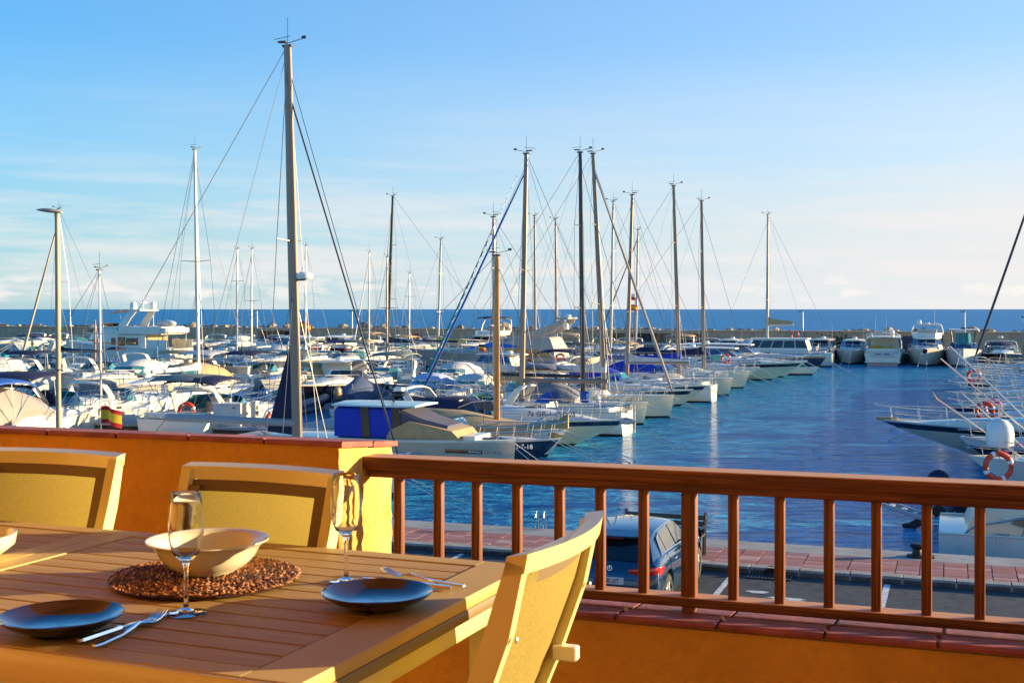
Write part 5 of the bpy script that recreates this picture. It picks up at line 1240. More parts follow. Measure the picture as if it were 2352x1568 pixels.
flagpole(F(U(1754,101),101,3.0),-A,'black, yellow and red flag near the blue striped headsail',[(BLK,1),(YEL,1),(RED,1)]) if False else flagpole(F(U(1060+40,96),96,2.6),-A,'black, yellow and red flag beside the blue striped headsail',[(BLK,1),(YEL,1),(RED,1)],h=.5,w=.6,pole=.8)
# ---------------------------------------------------------------- inner basin, boats lying across the channel direction
IB='boats in the inner basin'
# white trawler yacht
v=113; L=15.2; us=U(417,v)
root=thing('trawler_yacht','large white trawler yacht with flybridge, twin satellite domes and wood panelled cabin','boat',F(us,v,0),HTm,IB)
bt=hull(root,L,4.8,2.1,2.9,1.6,[antif,antif,gel,gel,gel,gel],'motor')
# raised foredeck and saloon
house(root,'saloon',[(.20*L,.66*L,2.05,2.05,.25),(.21*L,.655*L,2.0,3.55,.25)],[gel],[0]); 
house(root,'wheelhouse',[(.43*L,.74*L,1.95,3.0,.3),(.44*L,.715*L,1.9,3.6,.3),(.46*L,.69*L,1.78,4.25,.3),(.40*L,.73*L,1.95,4.3,.3),(.40*L,.725*L,1.9,4.42,.3)],[gel],[0]*4)
wd=wood('cabin_wood',(.35,.13,.03),(.25,.08,.02),(30,30,3),.4,.2)
for sg in (1,-1):
    b=MB(); b.box((.405*L,sg*2.03,2.85),(.9,.05,.95)); b.build('wood_panel',wd,root,0)
    for xc,w in ((.47*L,.6),(.315*L,1.5)):
        b=MB(); b.box((xc,sg*2.035,2.85),(w+.14,.05,.90),bev=.02); b.build('window_frame',gel,root,0); b=MB(); b.box((xc,sg*2.07,2.85),(w,.03,.74)); b.build('window',gls,root,0)
    for xc in (.615*L,.675*L): 
        b=MB(); b.box((xc,sg*1.87,3.92),(.62,.04,.5),rx=sg*.2); b.build('window',mat('amber_tint',(.16,.075,.02),.1,coat=.4),root,0)
    for k in range(4): b=MB(); b.box((.30*L+k*.55+1.0,sg*2.36,1.98),(.36,.05,.16)); b.build('hull_vent',gelg,root,0)
    b=MB(); b.box((.10*L,sg*2.33,2.55),(2.6,.06,1.0),bev=.02); b.build('bulwark',gel,root,0)
ports(bt,[.72,.82],.55,rx=.16,rz=.14)
b=MB(); b.box((.25*L,0,4.02),(.36*L,4.5,.85),bev=.1); b.build('flybridge_side',gel,root,30)
b=MB(); b.box((.10*L,0,4.05),(.14*L,4.3,.55),bev=.08); b.build('aft_roof',gel,root,30)
for sg in (1,-1): b=MB(); b.tube([(.06*L,sg*2.0,2.2),(.05*L,sg*2.0,3.8)],.05,6); b.build('roof_post',gel,root,0)
b=MB(); b.box((.20*L,0,2.9),(.1,3.6,1.4)); b.build('aft_door_glass',mat('curtain_glass',(.30,.27,.14),.2),root,0)
arch(bt,.41*L,1.75,lean=-1.5,w=.78,z0=4.4,th=.22,deep=.9); b=MB(); b.box((.315*L,0,6.18),(1.5,3.4,.16),bev=.05); b.build('arch_top',gel,root,30)
b=MB(); b.add([(.42*L,1.4,6.2),(.60*L,.9,5.85),(.60*L,-.9,5.85),(.42*L,-1.4,6.2)],[(0,1,2,3)]); b.build('sun_sail',tan,root,0)
satdome(bt,.35*L,6.25,1.1,.38,.85); satdome(bt,.29*L,6.25,-1.1,.38,.85); radome(bt,.32*L,6.9); b=MB(); b.tube([(.32*L,0,6.2),(.32*L,0,7.6)],.07,6); b.box((.32*L,0,7.0),(.25,1.1,.1)); b.build('mast_post',gel,root,30); antenna(bt,.45*L,1.3,5.2,3.4); antenna(bt,.28*L,-1.5,6.2,3.0)
windscreen(bt,.58*L,.68*L,4.42,.35,.7,gls); rail(bt,.72,1.0,.7)
b=MB(); b.ball((.14*L,-.2,4.75),(1.35,.6,.38),12,6); b.build('covered_dinghy',cwhite,root,50)
b=MB(); b.box((-.45,0,.45),(1.0,4.0,.14),bev=.03); b.build('swim_platform',teak,root,20)
for s in (.2,.45,.7): fender(bt,s,1,white,.9,.18,.8)
# cruisers lying bow towards us or away
def ib(x,v,h,L,B,lab,**k): return sportboat(x,v,h,L,B,lab,group=IB,**k)
bt=ib(266,63.9,HNm,11.5,3.7,'cream cruiser with a black waterline and tan cockpit tent, bow towards the parapet',canv=tan,arch_=False,bands=[antif,blackh,gelc,gelc,gelc,gel],fs=1.35,fb=1.65,nline=0); fender(bt,.3,-1)
bt=ib(170,69,HNm,10.5,3.5,'white cruiser draped in a pale lilac-white cover beside the tan-tented one',canv=cwhite,arch_=False,bands=[antif,antif,gelg,gelg,gel,gel],fs=1.3,fb=1.6,nline=0)
bt=ib(691,67.3,HNm,10.5,3.5,'black hulled sport cruiser with oval porthole behind the tallest mast',bands=[antif,gel,blackh,blackh,blackh,gel],arch_=False,ws=gls,fs=1.4,fb=1.65,nline=0,port=3)
bt=ib(903,65.5,HNm,8,2.8,'small black and white boat under a flat blue-white cover',bands=[antif,gelc,gelc,blackh,blackh,gel],arch_=False,canv=mat('canvas_pale_blue',(.40,.46,.62),.8),fs=1.0,fb=1.35,nline=0)
bt=ib(1010,66,HNm,8,2.8,'small white boat with chrome tub-shaped bow cover beside the blue covered boat',arch_=False,canv=cwhite,fs=1.0,fb=1.35,nline=0)
bt=ib(305,55.3,HN,10.5,3.5,'cream and navy cruiser with teal windscreen and black arch, bow away from us',bands=[antif,antif,navy,navy,gel,gel],arch_=True,arm=blackh,bim=cnavy,ws=tealg,fs=1.35,fb=1.55,nline=0,port=3); fender(bt,.55,-1,cgrey,.8,.2,.7)
bt=ib(215,50,HN,9.5,3.3,'cruiser under a shiny royal blue canopy with clear panels beside the largest flag',arch_=False,canv=None,bim=cbl2,ws=gls,fs=1.3,fb=1.5,nline=0); cover(bt,[(.5,1.45,1.2,2.5,.8),(2.5,1.5,1.3,3.0,.8),(4.6,1.3,1.4,2.4,.7),(5.6,1.0,1.5,1.8,.7)],vinyl,'clear_enclosure')
flagpole(F(U(232,44.5),44.5,.45),-A,'large red and yellow flag just above the parapet by the street lamp',h=.75,w=1.0,pole=1.7)
bt=ib(60,57,HN,9.5,3.3,'cruiser with a dark blue sunshade and black arch beside the shiny blue canopy',arch_=True,arm=blackh,bim=cnavy,fs=1.2,fb=1.4,nline=0)
bt=ib(385,60,HN,8,2.9,'pale green-white boat with open arch next to the cream and navy cruiser',arch_=True,fs=1.1,fb=1.4,nline=0)
# sailing boat with tan sunshade and loudspeakers
bt=sportboat(None,58.5,HN,9.5,3.4,'white boat with an olive sunshade over its cockpit, seen over the parapet',None,1.15,1.3,False,u=U(462,52),bim=grn,group=IB,nline=0)
lifebuoy(F(U(428,50.5),50.5,Hpx(944,50.5,428)),-A+.3,'orange-red life ring on the stern of the boat with the olive sunshade',.36)
bt=sportboat(640,58,HN,9,3.1,'white cruiser with a faded navy sunshade and chrome tubes next to the olive one',None,1.1,1.35,True,bim=cnavy,group=IB,nline=0)
lifebuoy(F(U(629,50.3),50.3,Hpx(965,50.3,629)),-A+1.0,'bright red and white life ring close to the foot of the tallest mast',.38,mat('lifebuoy_red',(.75,.03,.02),.5))
bt=sailboat(330,56,HN,9,3.1,'white sailing boat with a round dark blue wheel cover seen over the parapet',Hpx(620,54,430),u=U(345,56),fs=1.1,fb=1.3,xf=.55,mm=aluw,boom=None,rake=.5,lean=.02,r=.05,sp=1,group=IB,nline=0,forestay=False)
b=MB(); b.lathe([(0,-.08),(.5,-.08),(.55,0),(.5,.08),(0,.08)],20,(.9,0,1.95),ax=(1,0,0)); b.build('wheel_cover',cnavy,bt.root,40)
# inflatables with outboards
def rib(x,v,h,L,lab,ob=1,mm=None,cov=None,oc=None):
    loc=place_tip(x,v,h,L); root=thing('inflatable_boat',lab,'inflatable',loc,h,'inflatable boats'); bt=hull(root,L*.97,1.5,.45,.7,.6,[antif,antif,gel,gel,gel,gel],'motor')
    b=MB(); P=[(0,.85,.55),(L*.35,.95,.6),(L*.7,.8,.72),(L*.93,.4,.85),(L,0,.9)]; P=P+[(a,-c,d) for a,c,d in reversed(P[:-1])]; b.tube(P,[.2,.26,.26,.24,.2,.24,.26,.26,.2],8); b.build('tube',mm or ribg,root,60)
    if cov:
        bt.B=2.0; cover(bt,[(.6,.8,.7,1.3,.8),(L*.35,.9,.8,2.3,.25),(L*.6,.8,.8,1.7,.4),(L*.85,.4,.9,1.1,.6)],cov)
    else: b=MB(); b.box((L*.45,0,1.1),(.7,.7,.9),bev=.06); b.build('console',gel,root,30)
    b=MB(); b.tube([(.5,.75,.7),(.3,.7,1.9),(.3,-.7,1.9),(.5,-.75,.7)],.03,6); b.build('roll_bar',steel,root,30)
    for k in range(ob): outboard(bt,y=(k-(ob-1)/2)*.5,m=oc,z=.75,x=-.1,sc=1.15)
rib(905,72.5,HN,7.5,'grey inflatable under a dark slate boat tent with a bronze-topped outboard',1,None,mat('canvas_slate_blue',(.06,.085,.15),.8,bump=.25,bs=5),mat('cowl_bronze',(.30,.20,.08),.3,coat=.4))
rib(745,70,HN,7,'grey inflatable with a large blue-cowled outboard behind the navy staysail',1,None,None,mat('cowl_blue',(.01,.05,.16),.2,coat=.5))
bt=ib(590,97,HNm,11,3.6,'dark bronze-grey motorboat with three blue outboards under a long awning',bands=[antif,antif,mat('hull_bronze',(.13,.11,.09),.3),mat('hull_bronze',(.13,.11,.09),.3),mat('hull_bronze',(.13,.11,.09),.3),gel],arch_=False,bim=grn,fs=1.5,fb=1.7,nline=0)
# masts and boats standing in the middle distance
for (xt,yt,xb,v,h,lab,m,cov,gn,spn) in ((440,345,453,68,HN,'white sailing yacht with the second tallest mast, cream and slender',aluw,cwhite,None,2),):
    sailboat(None,72.5,HN,11.5,3.6,lab,Hpx(yt,66,xt),fs=1.15,fb=1.3,xf=.45,u=U(453,66),mm=m,boom=.42,cov=cov,geno=gn,rake=.6,lean=.03,r=.10,sp=1,group=IB,nline=0)
for (xt,yt,xb,v,lab,m,cov,gn) in ((492,572,492,108,'white yacht with a slim pale mast and cream boom near the trawler',aluw,cwhite,None),(518,572,522,100,'white sailing yacht whose boom points upward behind the dock lockers',aluw,None,None),(652,565,655,112,'white sailing yacht with its mast half hidden by the tallest one',aluw,cgrey,cwhite),(815,580,808,122,'white sailing yacht with crosstrees and pale rolled sail near the burgundy hull',aluw,cwhite,cwhite),(842,590,838,92,'white sailing yacht with a single cream mast above the grey boat tent',alu,None,None),(906,628,905,130,'distant white sailing yacht with a short mast behind the black mast',aluw,cnavy,None)):
    sailboat(None,v,HNm,10,3.2,lab,Hpx(yt,v+4,xt),u=U(xb,v),fs=1.1,fb=1.3,xf=.58,mm=m,boom=.36,cov=cov,geno=gn,gr=.06,rake=.6,lean=.01,r=.085,sp=1+(v>105),group=IB,nline=0)
bt=ib(712,128,HNm,11,3.7,'white cruiser with a burgundy hull and beige roof near the recessed bays',bands=[antif,antif,burg,burg,burg,gel],hard=glb,arch_=False,fs=1.6,fb=1.9,nline=0)
bt=ib(545,132,HTm,13,4.2,'cruiser with a silver-blue curved hardtop below the breakwater boulders',hard=glb,arch_=True,fs=1.5,fb=1.8,nline=0)
rg=random.Random(5)
fill=[(560,108,HNm,dict(canv=cwhite),'white cruiser with a crumpled white cover on the near side of the far pontoon'),(620,109,HNm,dict(arch_=True),'white cruiser with cream arch beside a crumpled white cover'),(690,107,HNm,dict(bim=cnavy,arch_=True),'white open cruiser with a navy folded top and twin arch legs'),(760,108,HNm,dict(bim=tan,arch_=True),'white cruiser with tan roof panel and green deck strip'),
(600,89,HN,dict(bim=cwhite,arch_=True),'white boat with a cream flat top moored behind the lockers'),(690,90,HN,dict(bim=cnavy),'white boat with a dark blue half top behind the lockers'),(790,89,HN,dict(bim=grn),'white boat with olive sunshade on chrome tubes behind the pedestals'),(880,88,HN,dict(hard=gls,arch_=False),'white cabin boat with reddish side window by the grey tent'),(520,88,HN,dict(arch_=True,bim=tan),'white boat with an orange-tan cover beside the cream mast'),
(600,74,HNm,dict(canv=tan),'boat with a crumpled tan tent among the pedestals'),(800,76,HNm,dict(arch_=True,bim=grn),'open cruiser with an olive half top over a chrome frame'),(960,76,HNm,dict(canv=cwhite),'white boat with pale windbreak panels among the pedestals'),
(480,126,HNm,dict(canv=cwhite),'white cruiser with pale cover just beyond the far pontoon'),(640,128,HNm,dict(arch_=True),'white cruiser with bare arch just beyond the far pontoon'),(800,127,HNm,dict(canv=cgrey),'white cruiser with grey-blue cover just beyond the far pontoon'),(860,128,HNm,dict(bim=tan),'white cruiser with beige top just beyond the far pontoon'),
(130,86,HN,dict(canv=cwhite),'white cruiser with a peaked pale cover near the slanting cream stay'),(215,84,HN,dict(bim=cnavy,arch_=True),'white boat with a curved navy sunshade by open water'),(20,78,HN,dict(arch_=True),'tall white hull catching the sun at the edge of the frame'),(330,88,HN,dict(arch_=True),'white boat with a black engine cover behind the trawler stern'),(100,72,HN,dict(bim=cgrey),'white boat with dark grey top beneath the slanting cream stay'),
(40,66,HN,dict(bim=cgrey,arch_=True),'boat with a long dark grey and blue awning behind the street lamp'),(430,96,HN,dict(arch_=True,ws=tealg),'white cruiser with curved roll bar and teal windscreen past the trawler stern')]
for x,v,h,k,lab in fill:
    d=dict(arch_=False); d.update(k); sportboat(x,v,h,rg.uniform(8.5,10.5),rg.uniform(3.0,3.5),lab,None,1.15,1.45,group=IB,nline=0,**d)
# sailing boat at the far end of the frame with slanting furled sail
bt=sailboat(None,88,HTm,11,3.4,'white sailing yacht with a slanting cream furled headsail near the street lamp',Hpx(480,88,128),u=U(45,88),fs=1.2,fb=1.4,xf=1-(U(138,88)-U(45,88))/11,mm=alu,boom=.4,cov=cnavy,geno=mat('sail_cream',(.55,.42,.28),.8),gr=.11,rake=.6,lean=-.01,r=.09,sp=1,group=IB,nline=0)
# small wooden mast and yard
bt=sailboat(None,92,HTm,6.5,2.2,'small traditional boat with varnished mast and long orange yard under a navy awning',Hpx(735,92,210),u=U(150,92),fs=.8,fb=1.1,xf=.5,mm=varn,boom=None,cov=None,rake=.3,lean=0,r=.07,sp=0,group=IB,nline=0,light=True,vane=False,bim=cnavy,backstay=False)
b=MB(); b.tube([(-1.0,0,3.3),(3.4,0,3.25)],.06,6); b.build('yard',varn,bt.root,30)
# jet skis on a floating dock
e=thing('floating_dock','low floating dock carrying a row of jet skis','dock',F(U(60,118),112,0),-A); b=MB(); b.box((0,0,.15),(13,3.0,.35),bev=.08); b.build('dock_float',gelg,e,20)
jc=[mat('jet_teal',(.0,.25,.24),.3,coat=.4),mat('jet_black',(.02,.02,.02),.3,coat=.4)]
for k,x in enumerate((12,50,88,116,150)):
    e=thing('jet_ski',['jet ski with cream covered saddle at the outer end of the floating dock','teal seated jet ski second on the floating dock','black and teal jet ski in the middle of the floating dock','jet ski with grey cover fourth on the floating dock','jet ski with a white nose, last on the dock beside open water'][k],'jet ski',F(U(x,110.5),110.5,.3),HNm+.5,'jet skis on the floating dock')
    b=MB(); rings=[]
    for xx,w,z0,z1 in ((-1.4,.42,.15,.45),(-.6,.5,.05,.5),(.4,.5,.05,.6),(1.1,.35,.15,.7),(1.6,.08,.35,.6)): rings.append([Vector((xx,-w,z0+.2)),Vector((xx,-w*.5,z0)),Vector((xx,w*.5,z0)),Vector((xx,w,z0+.2)),Vector((xx,w*.7,z1)),Vector((xx,-w*.7,z1))])
    b.loft(rings,caps=True); b.build('hull',gel if k in(0,4) else jc[1],e,40)
    b=MB(); b.box((-.5,0,.72),(1.3,.34,.34),bev=.1); b.build('saddle',jc[k%2] if k<4 else cwhite,e,40); b=MB(); b.box((.45,0,.85),(.5,.4,.4),bev=.12,ry=.4); b.tube([(.3,-.38,1.1),(.35,0,1.05),(.3,.38,1.1)],.03,5); b.build('handlebar',jc[0],e,40)
for k,(x,v,lab,cm) in enumerate(((20,121,'small white boat with an orange flag behind the jet skis',cwhite),(95,122,'small white boat with a turquoise top bar behind the jet skis',cteal),(45,128,'white cabin boat with dark blue roof near the breakwater doors',cnavy))):
    bt=sportboat(x,v,HTm,6.5,2.4,lab,None,.9,1.1,True,group=IB,nline=0,bim=cm,u=U(x,v))
# ---------------------------------------------------------------- boats on the shaded side, bows pointing to the channel from the other quay
RG='boats on the shaded side'
RB=[(2181,67.5,12,3.6,dict(bands=[antif,antif,gelc,navy,navy,gel],arch_=True),'white cruiser with a dark blue band and blunt bow on the shaded side'),
(2190,61.8,11,3.5,dict(bands=[antif,antif,gelc,gelc,gel,gel],arch_=True),'plain white cruiser behind the long speedboat, red life ring on its rail'),
(2189,77,12,3.5,dict(bands=[antif,antif,gel,gel,gel,gel],arch_=False),'white cruiser with a long bow rail on the shaded side'),
(2216,88,11,3.4,dict(bands=[antif,antif,gelc,gelc,blackh,gel],arch_=False),'pale cruiser with a black side stripe far up the shaded side'),
(2232,95,10,3.3,dict(arch_=False,canv=cgrey),'pale cruiser under a grey cover behind the black-striped one'),
(2210,104,11,3.5,dict(arch_=False,canv=cnavy),'white cruiser with low navy cover on the shaded side'),
(2225,72,10,3.2,dict(arch_=False,bim=cwhite),'white boat with a pale sunshade between two cruisers on the shaded side'),(2205,82.5,11,3.3,dict(arch_=True,bim=cblue),'white cruiser with a bright blue top on the shaded side'),(2240,91.5,9,3.0,dict(arch_=True),'short white cruiser between the black-striped and grey-covered ones'),(2228,99.5,10,3.1,dict(arch_=False,canv=cwhite),'white cruiser under a pale tent on the shaded side'),(2236,112,10,3.3,dict(arch_=True),'white cruiser with bare arch on the shaded side')]
for x,v,L,B,k,lab in RB: sportboat(x,v,HTm,L,B,lab,fs=1.2,fb=1.45,group=RG,ws=gls,cab=.5,**k)
bt=sportboat(2021,56.3,HTm,14,3.7,'long speedboat with a black band and raked cream bottom, bow furthest into the channel',[antif,antif,gelc,gelc,blackh,gel],1.25,1.50,False,ws=gls,group=RG,rake=4.2,cab=.45,port=0,nline=1)
b=MB(); b.box((bt.L-.3,0,1.55),(.9,.28,.14),bev=.05); b.build('bow_anchor',tan,bt.root,30)
lifebuoy(F(U(2262,60),60,Hpx(944,60,2262)),-A,'orange-red life ring in front of a pink one on the shaded side',.36)
lifebuoy(F(U(2281,64),64,Hpx(937,64,2281)),-A,'faded pink life ring behind the orange-red one',.36,mat('lifebuoy_pink',(.75,.12,.25),.5))
lifebuoy(F(U(2237,84),84,Hpx(863,84,2237)),-A,'small orange life ring on the pale cruiser far up the shaded side',.36)
v=119; bt=sailboat(None,v,HTm,12,3.6,'sailing yacht whose thick dark headsail stay rises out of the frame',Hpx(180,v,2480),u=U(2234,v),fs=1.2,fb=1.4,xf=.40,mm=alu,boom=.4,cov=cblue,geno=dk,gr=.11,rake=.6,lean=.02,r=.10,group=RG,nline=1)
v=101; bt=sailboat(None,v,HTm,9,3.0,'small sailing boat with a short cream mast and wide radar on the shaded side',Hpx(735,v,2330),u=U(2236,v),fs=1.1,fb=1.3,xf=.55,mm=varn,boom=.4,cov=cblue,rake=.6,lean=0,r=.07,sp=0,group=RG,nline=0,radar=.98)
# boat with domed radar, pulpit and orange ring near the railing
v=45.5; bt=sailboat(2196,v,HTm,12,3.8,'white yacht with a chrome bow rail and a crowd of chrome tubes close to the quay',5.0,fs=1.2,fb=1.25,xf=.7,mm=alu,boom=None,sp=0,r=.03,rake=.6,u=U(2215,v),group=RG,nline=0,backstay=False,vane=False,forestay=False,light=True) if False else sportboat(2225,v,HTm,12,3.7,'white yacht with crossing steel poles close to the quay',None,1.15,1.25,False,ws=gls,group=RG,cab=.35,port=1,nline=0)
b=MB(); cx=bt.L-(U(2300,44)-U(2225,45.5)); b.tube([(cx,.2,1.2),(cx,.2,3.05)],.05,8); b.tube([(cx-2.2,-.6,1.2),(cx+1.6,-.3,5.0)],.03,5); b.tube([(cx-2.0,.6,1.2),(cx+1.9,.4,4.6)],.03,5); b.tube([(cx-1.2,0,1.2),(cx+1.2,.2,3.4)],.03,5); b.tube([(cx-.8,0,1.2),(cx+2.0,.4,3.2),(cx+2.2,.4,3.5),(cx+.9,.3,3.6)],.03,5); b.build('steel_poles',steel,bt.root,30)
satdome(bt,cx,Hpx(1031,44.5,2300),.2,.46,.95)
lifebuoy(F(U(2293,43.2),43.2,Hpx(1071,43.2,2293)),-A+.35,'large orange life ring hanging under the white satellite dome',.42)
lifebuoy(F(U(2337,49),49,Hpx(1043,49,2337)),-A+.3,'pinkish life ring at the edge of the frame near the white satellite dome',.38,MATS['lifebuoy_pink'])
b=MB(); b.ball(F(U(2156,44),44,Hpx(1112,44,2156)),(.42,.42,.5),14,8); e=b.build('mooring_buoy',cnavy,None,60); tag(e,'dark blue round fender ball just showing over the railing','buoy')
v=51.5; bt=sportboat(2205,v,HTm,11,3.4,'grey-white dinghy-nosed boat with a black lower hull between the speedboat and the dome',[antif,antif,blackh,blackh,gel,gel],1.1,1.3,False,ws=gls,group=RG,cab=.4,nline=0)
# boats stern-on to the quay corner, bows out of frame
v=37.5; u_=U(2195,v); root=thing('motor_cruiser','white boat with a black band and its stern drive tilted out of the water','boat',F(u_,v,0),HT,RG); bt=hull(root,9.5,3.0,.95,1.3,1.4,[antif,antib,gel,blackh,blackh,gel],'motor'); coaming(bt,.03,.5,.3); outboard(bt,m=mat('drive_grey',(.16,.17,.20),.35),x=-.55,z=.45,tilt=.9,sc=1.2)
v=32.3; u_=U(2148,v)+.1; root=thing('motor_cruiser','white boat moored stern-first at the quay corner with an oval hatch in its side','boat',F(u_,v,0),HT,RG); bt=hull(root,10,3.3,1.05,1.3,1.4,[antif,antif,gel,gel,gel,gel],'motor')
house(root,'deckhouse',[(.55,9.0,1.45,1.0,.5),(.75,8.8,1.42,1.45,.5),(1.0,8.4,1.34,1.72,.5),(1.2,8.2,1.2,1.80,.5)],[gelc],[0]*3,40)
rail(bt,.08,.9,.45,n=7); b=MB(); b.tube([(.3,-1.3,1.05),(.6,-1.6,.55),(1.1,-1.68,.62),(1.5,-1.66,1.1)],.02,5); b.tube([(1.2,-1.6,1.12),(1.25,-1.7,.5),(1.4,-1.72,.3)],.02,5); b.build('coiled_rope',wirel,root,30)
b=MB(); b.box((1.4,-1.52,1.09),(.3,.08,.05),bev=.01); b.build('cleat',steel,root,0)
b=MB(); q=[Vector((.95*math.cos(a)*(1.15 if abs(math.cos(a))<.98 else 1),0,.17*math.sin(a))) for a in [k*2*math.pi/20 for k in range(20)]]; b.loft([[Vector((2.5,-1.42,1.40))+p*1.12 for p in q],[Vector((2.5,-1.455,1.40))+p*1.08 for p in q]],caps=True); b.build('hatch_rim',gel,root,20)
b=MB(); b.loft([[Vector((2.5,-1.45,1.40))+p*.9 for p in q],[Vector((2.5,-1.48,1.40))+p*.9 for p in q]],caps=True); b.build('oval_hatch',mat('hatch_tan',(.28,.20,.12),.5),root,20)
e=thing('gangway','aluminium gangway reaching from the white boat over the water','gangway',F(u_-.2,v+.3,1.05),HTm-.25,None); b=MB(); b.box((1.25,-.25,.35),(2.6,.07,.10),ry=-.25,bev=.02); b.box((1.25,.25,.35),(2.6,.07,.10),ry=-.25,bev=.02); b.build('side_rail',galv,e,0)
for k in range(9): b=MB(); b.box((.1+k*.29,0,.07+k*.073),(.10,.46,.03),ry=-.25); b.build('tread',galv,e,0)
# ---------------------------------------------------------------- unseen low building on the sunny side, added to shade that quay
e=thing('shade_building','unseen long low ochre building added to shade the quay outside the basin','building',F(62,72,1),-A)
b=MB(); b.box((0,0,3.2),(9,96,6.4)); b.build('wall',plas,e,0); b=MB(); b.box((0,0,6.5),(9.6,96.6,.2)); b.build('roof',terra,e,0)
o=sheet('side_quay',24,60,28.5,150,.9,concq); struct(o)
# ---------------------------------------------------------------- person on the deck behind the jet skis
def person(loc,rz,lab):
    e=thing('person',lab,'person',loc,rz)
    J=[(0,0,.92,.15),(0,0,1.15,.13),(0,0,1.40,.16),(0,0,1.50,.06),(.02,0,1.62,.10),(.02,0,1.72,.085),(0,.17,1.42,.065),(.05,.24,1.15,.045),(.18,.22,.95,.035),(0,-.17,1.42,.065),(.05,-.24,1.15,.045),(.2,-.2,1.0,.035),(0,.09,.88,.095),(.03,.10,.48,.065),(0,.10,.08,.045),(.12,.10,.04,.04),(0,-.09,.88,.095),(.05,-.11,.48,.065),(-.02,-.11,.08,.045),(.1,-.11,.04,.04)]
    E=[(0,1),(1,2),(2,3),(3,4),(4,5),(2,6),(6,7),(7,8),(2,9),(9,10),(10,11),(0,12),(12,13),(13,14),(14,15),(0,16),(16,17),(17,18),(18,19)]
    me=bpy.data.meshes.new('body'); me.from_pydata([j[:3] for j in J],E,[]); o=bpy.data.objects.new('body',me); C.objects.link(o)
    m=o.modifiers.new('s','SKIN'); sv=me.skin_vertices[0].data
    for i,j in enumerate(J): sv[i].radius=(j[3],j[3])
    sv[0].use_root=True
    o.modifiers.new('u','SUBSURF').levels=1
    dg=bpy.context.evaluated_depsgraph_get(); mm=bpy.data.meshes.new_from_object(o.evaluated_get(dg)); bpy.data.objects.remove(o)
    mm.materials.clear(); mm.materials.append(mat('dark_clothes',(.03,.03,.035),.8)); link('body',mm,e)
    b=MB(); b.ball((.03,0,1.66),(.098,.082,.12),12,8); b.build('head',mat('skin',(.45,.26,.17),.6),e,60); b=MB(); b.ball((.0,0,1.70),(.105,.095,.115),12,8); b.build('hair',blackh,e,60)
person(F(U(74,122),122,1.0),0,'person in dark clothes standing on a small boat behind the jet skis')
# ---------------------------------------------------------------- parked car: local +x forward, origin under the middle of the rear bumper
cp=mat('car_paint_blue',(.005,.035,.085),.2,metal=.3,coat=1)
cg=mat('car_glass',(.006,.010,.014),.03,coat=.6)
tyre=mat('tyre',(.02,.02,.02),.8); alr=mat('alloy',(.45,.44,.42),.25,.9); chrome=mat('chrome',(.8,.8,.8),.1,1.0)
tail=mat('tail_light_red',(.55,.01,.01),.12,coat=1); blp=mat('gloss_black',(.008,.008,.01),.12,coat=.8)
car=thing('parked_car','dark blue metallic hatchback parked nose-in on the quay, its rear towards the terrace','car',F(-5.76,21.15,RZ),HN)
def sec(x,w,zl,zs,zb): # cross-section of the lower body: sill, flank, shoulder, beltline
    return [Vector((x,-w*.86,zl)),Vector((x,-w*.97,zl+.07)),Vector((x,-w,zl+(zs-zl)*.5)),Vector((x,-w*.985,zs)),Vector((x,-w*.93,zb-.05)),Vector((x,-w*.86,zb)),Vector((x,0,zb+.015)),Vector((x,w*.86,zb)),Vector((x,w*.93,zb-.05)),Vector((x,w*.985,zs)),Vector((x,w,zl+(zs-zl)*.5)),Vector((x,w*.97,zl+.07)),Vector((x,w*.86,zl))]
S=[(-.02,.66,.36,.50,.58),(.0,.78,.30,.62,.70),(.05,.86,.26,.74,.84),(.12,.89,.24,.84,.96),(.30,.905,.22,.88,1.02),(.70,.91,.20,.88,1.03),(1.4,.90,.19,.86,1.01),(2.2,.895,.19,.84,.985),(3.0,.90,.19,.82,.955),(3.4,.90,.20,.78,.91),(3.9,.88,.21,.72,.82),(4.25,.80,.24,.60,.70),(4.40,.62,.30,.46,.52)]
def wheelcut(o,xs,r=.36):
    pass
b=MB(); 
# refine lengthwise so the wheel arches can be cut
def lerpS(x):
    for a,c in zip(S[:-1],S[1:]):
        if a[0]<=x<=c[0]:
            f=(x-a[0])/(c[0]-a[0]); return tuple(a[i]+(c[i]-a[i])*f for i in range(5))
xs=sorted(set([s[0] for s in S]+[.82+.40*math.cos(a) for a in [math.pi*k/12 for k in range(13)]]+[3.52+.40*math.cos(a) for a in [math.pi*k/12 for k in range(13)]]))
rings=[]
for x in xs:
    s=lerpS(x); r=sec(x,*s[1:])
    for wx in (.82,3.52):
        d=abs(x-wx)
        if d<.40:
            zt=.34+math.sqrt(.40**2-d*d)*1.0
            for i in (0,1,2,3,9,10,11,12):
                if r[i].z<zt: r[i]=Vector((r[i].x,r[i].y*(.985 if i in(0,12) else 1),min(zt,.80)+(.0 if i in (0,12) else .012*(min(i,12-i)))))
    rings.append(r)
b.loft(rings,closed=False); n=13
b.f.append(tuple(reversed(range(n)))); b.m.append(0); b.f.append(tuple((len(rings)-1)*n+i for i in range(n))); b.m.append(0)
o=b.build('body',cp,car,38)
b=MB(); b.box((2.2,0,.42),(3.9,1.5,.5)); b.build('underbody',rub,car,0)
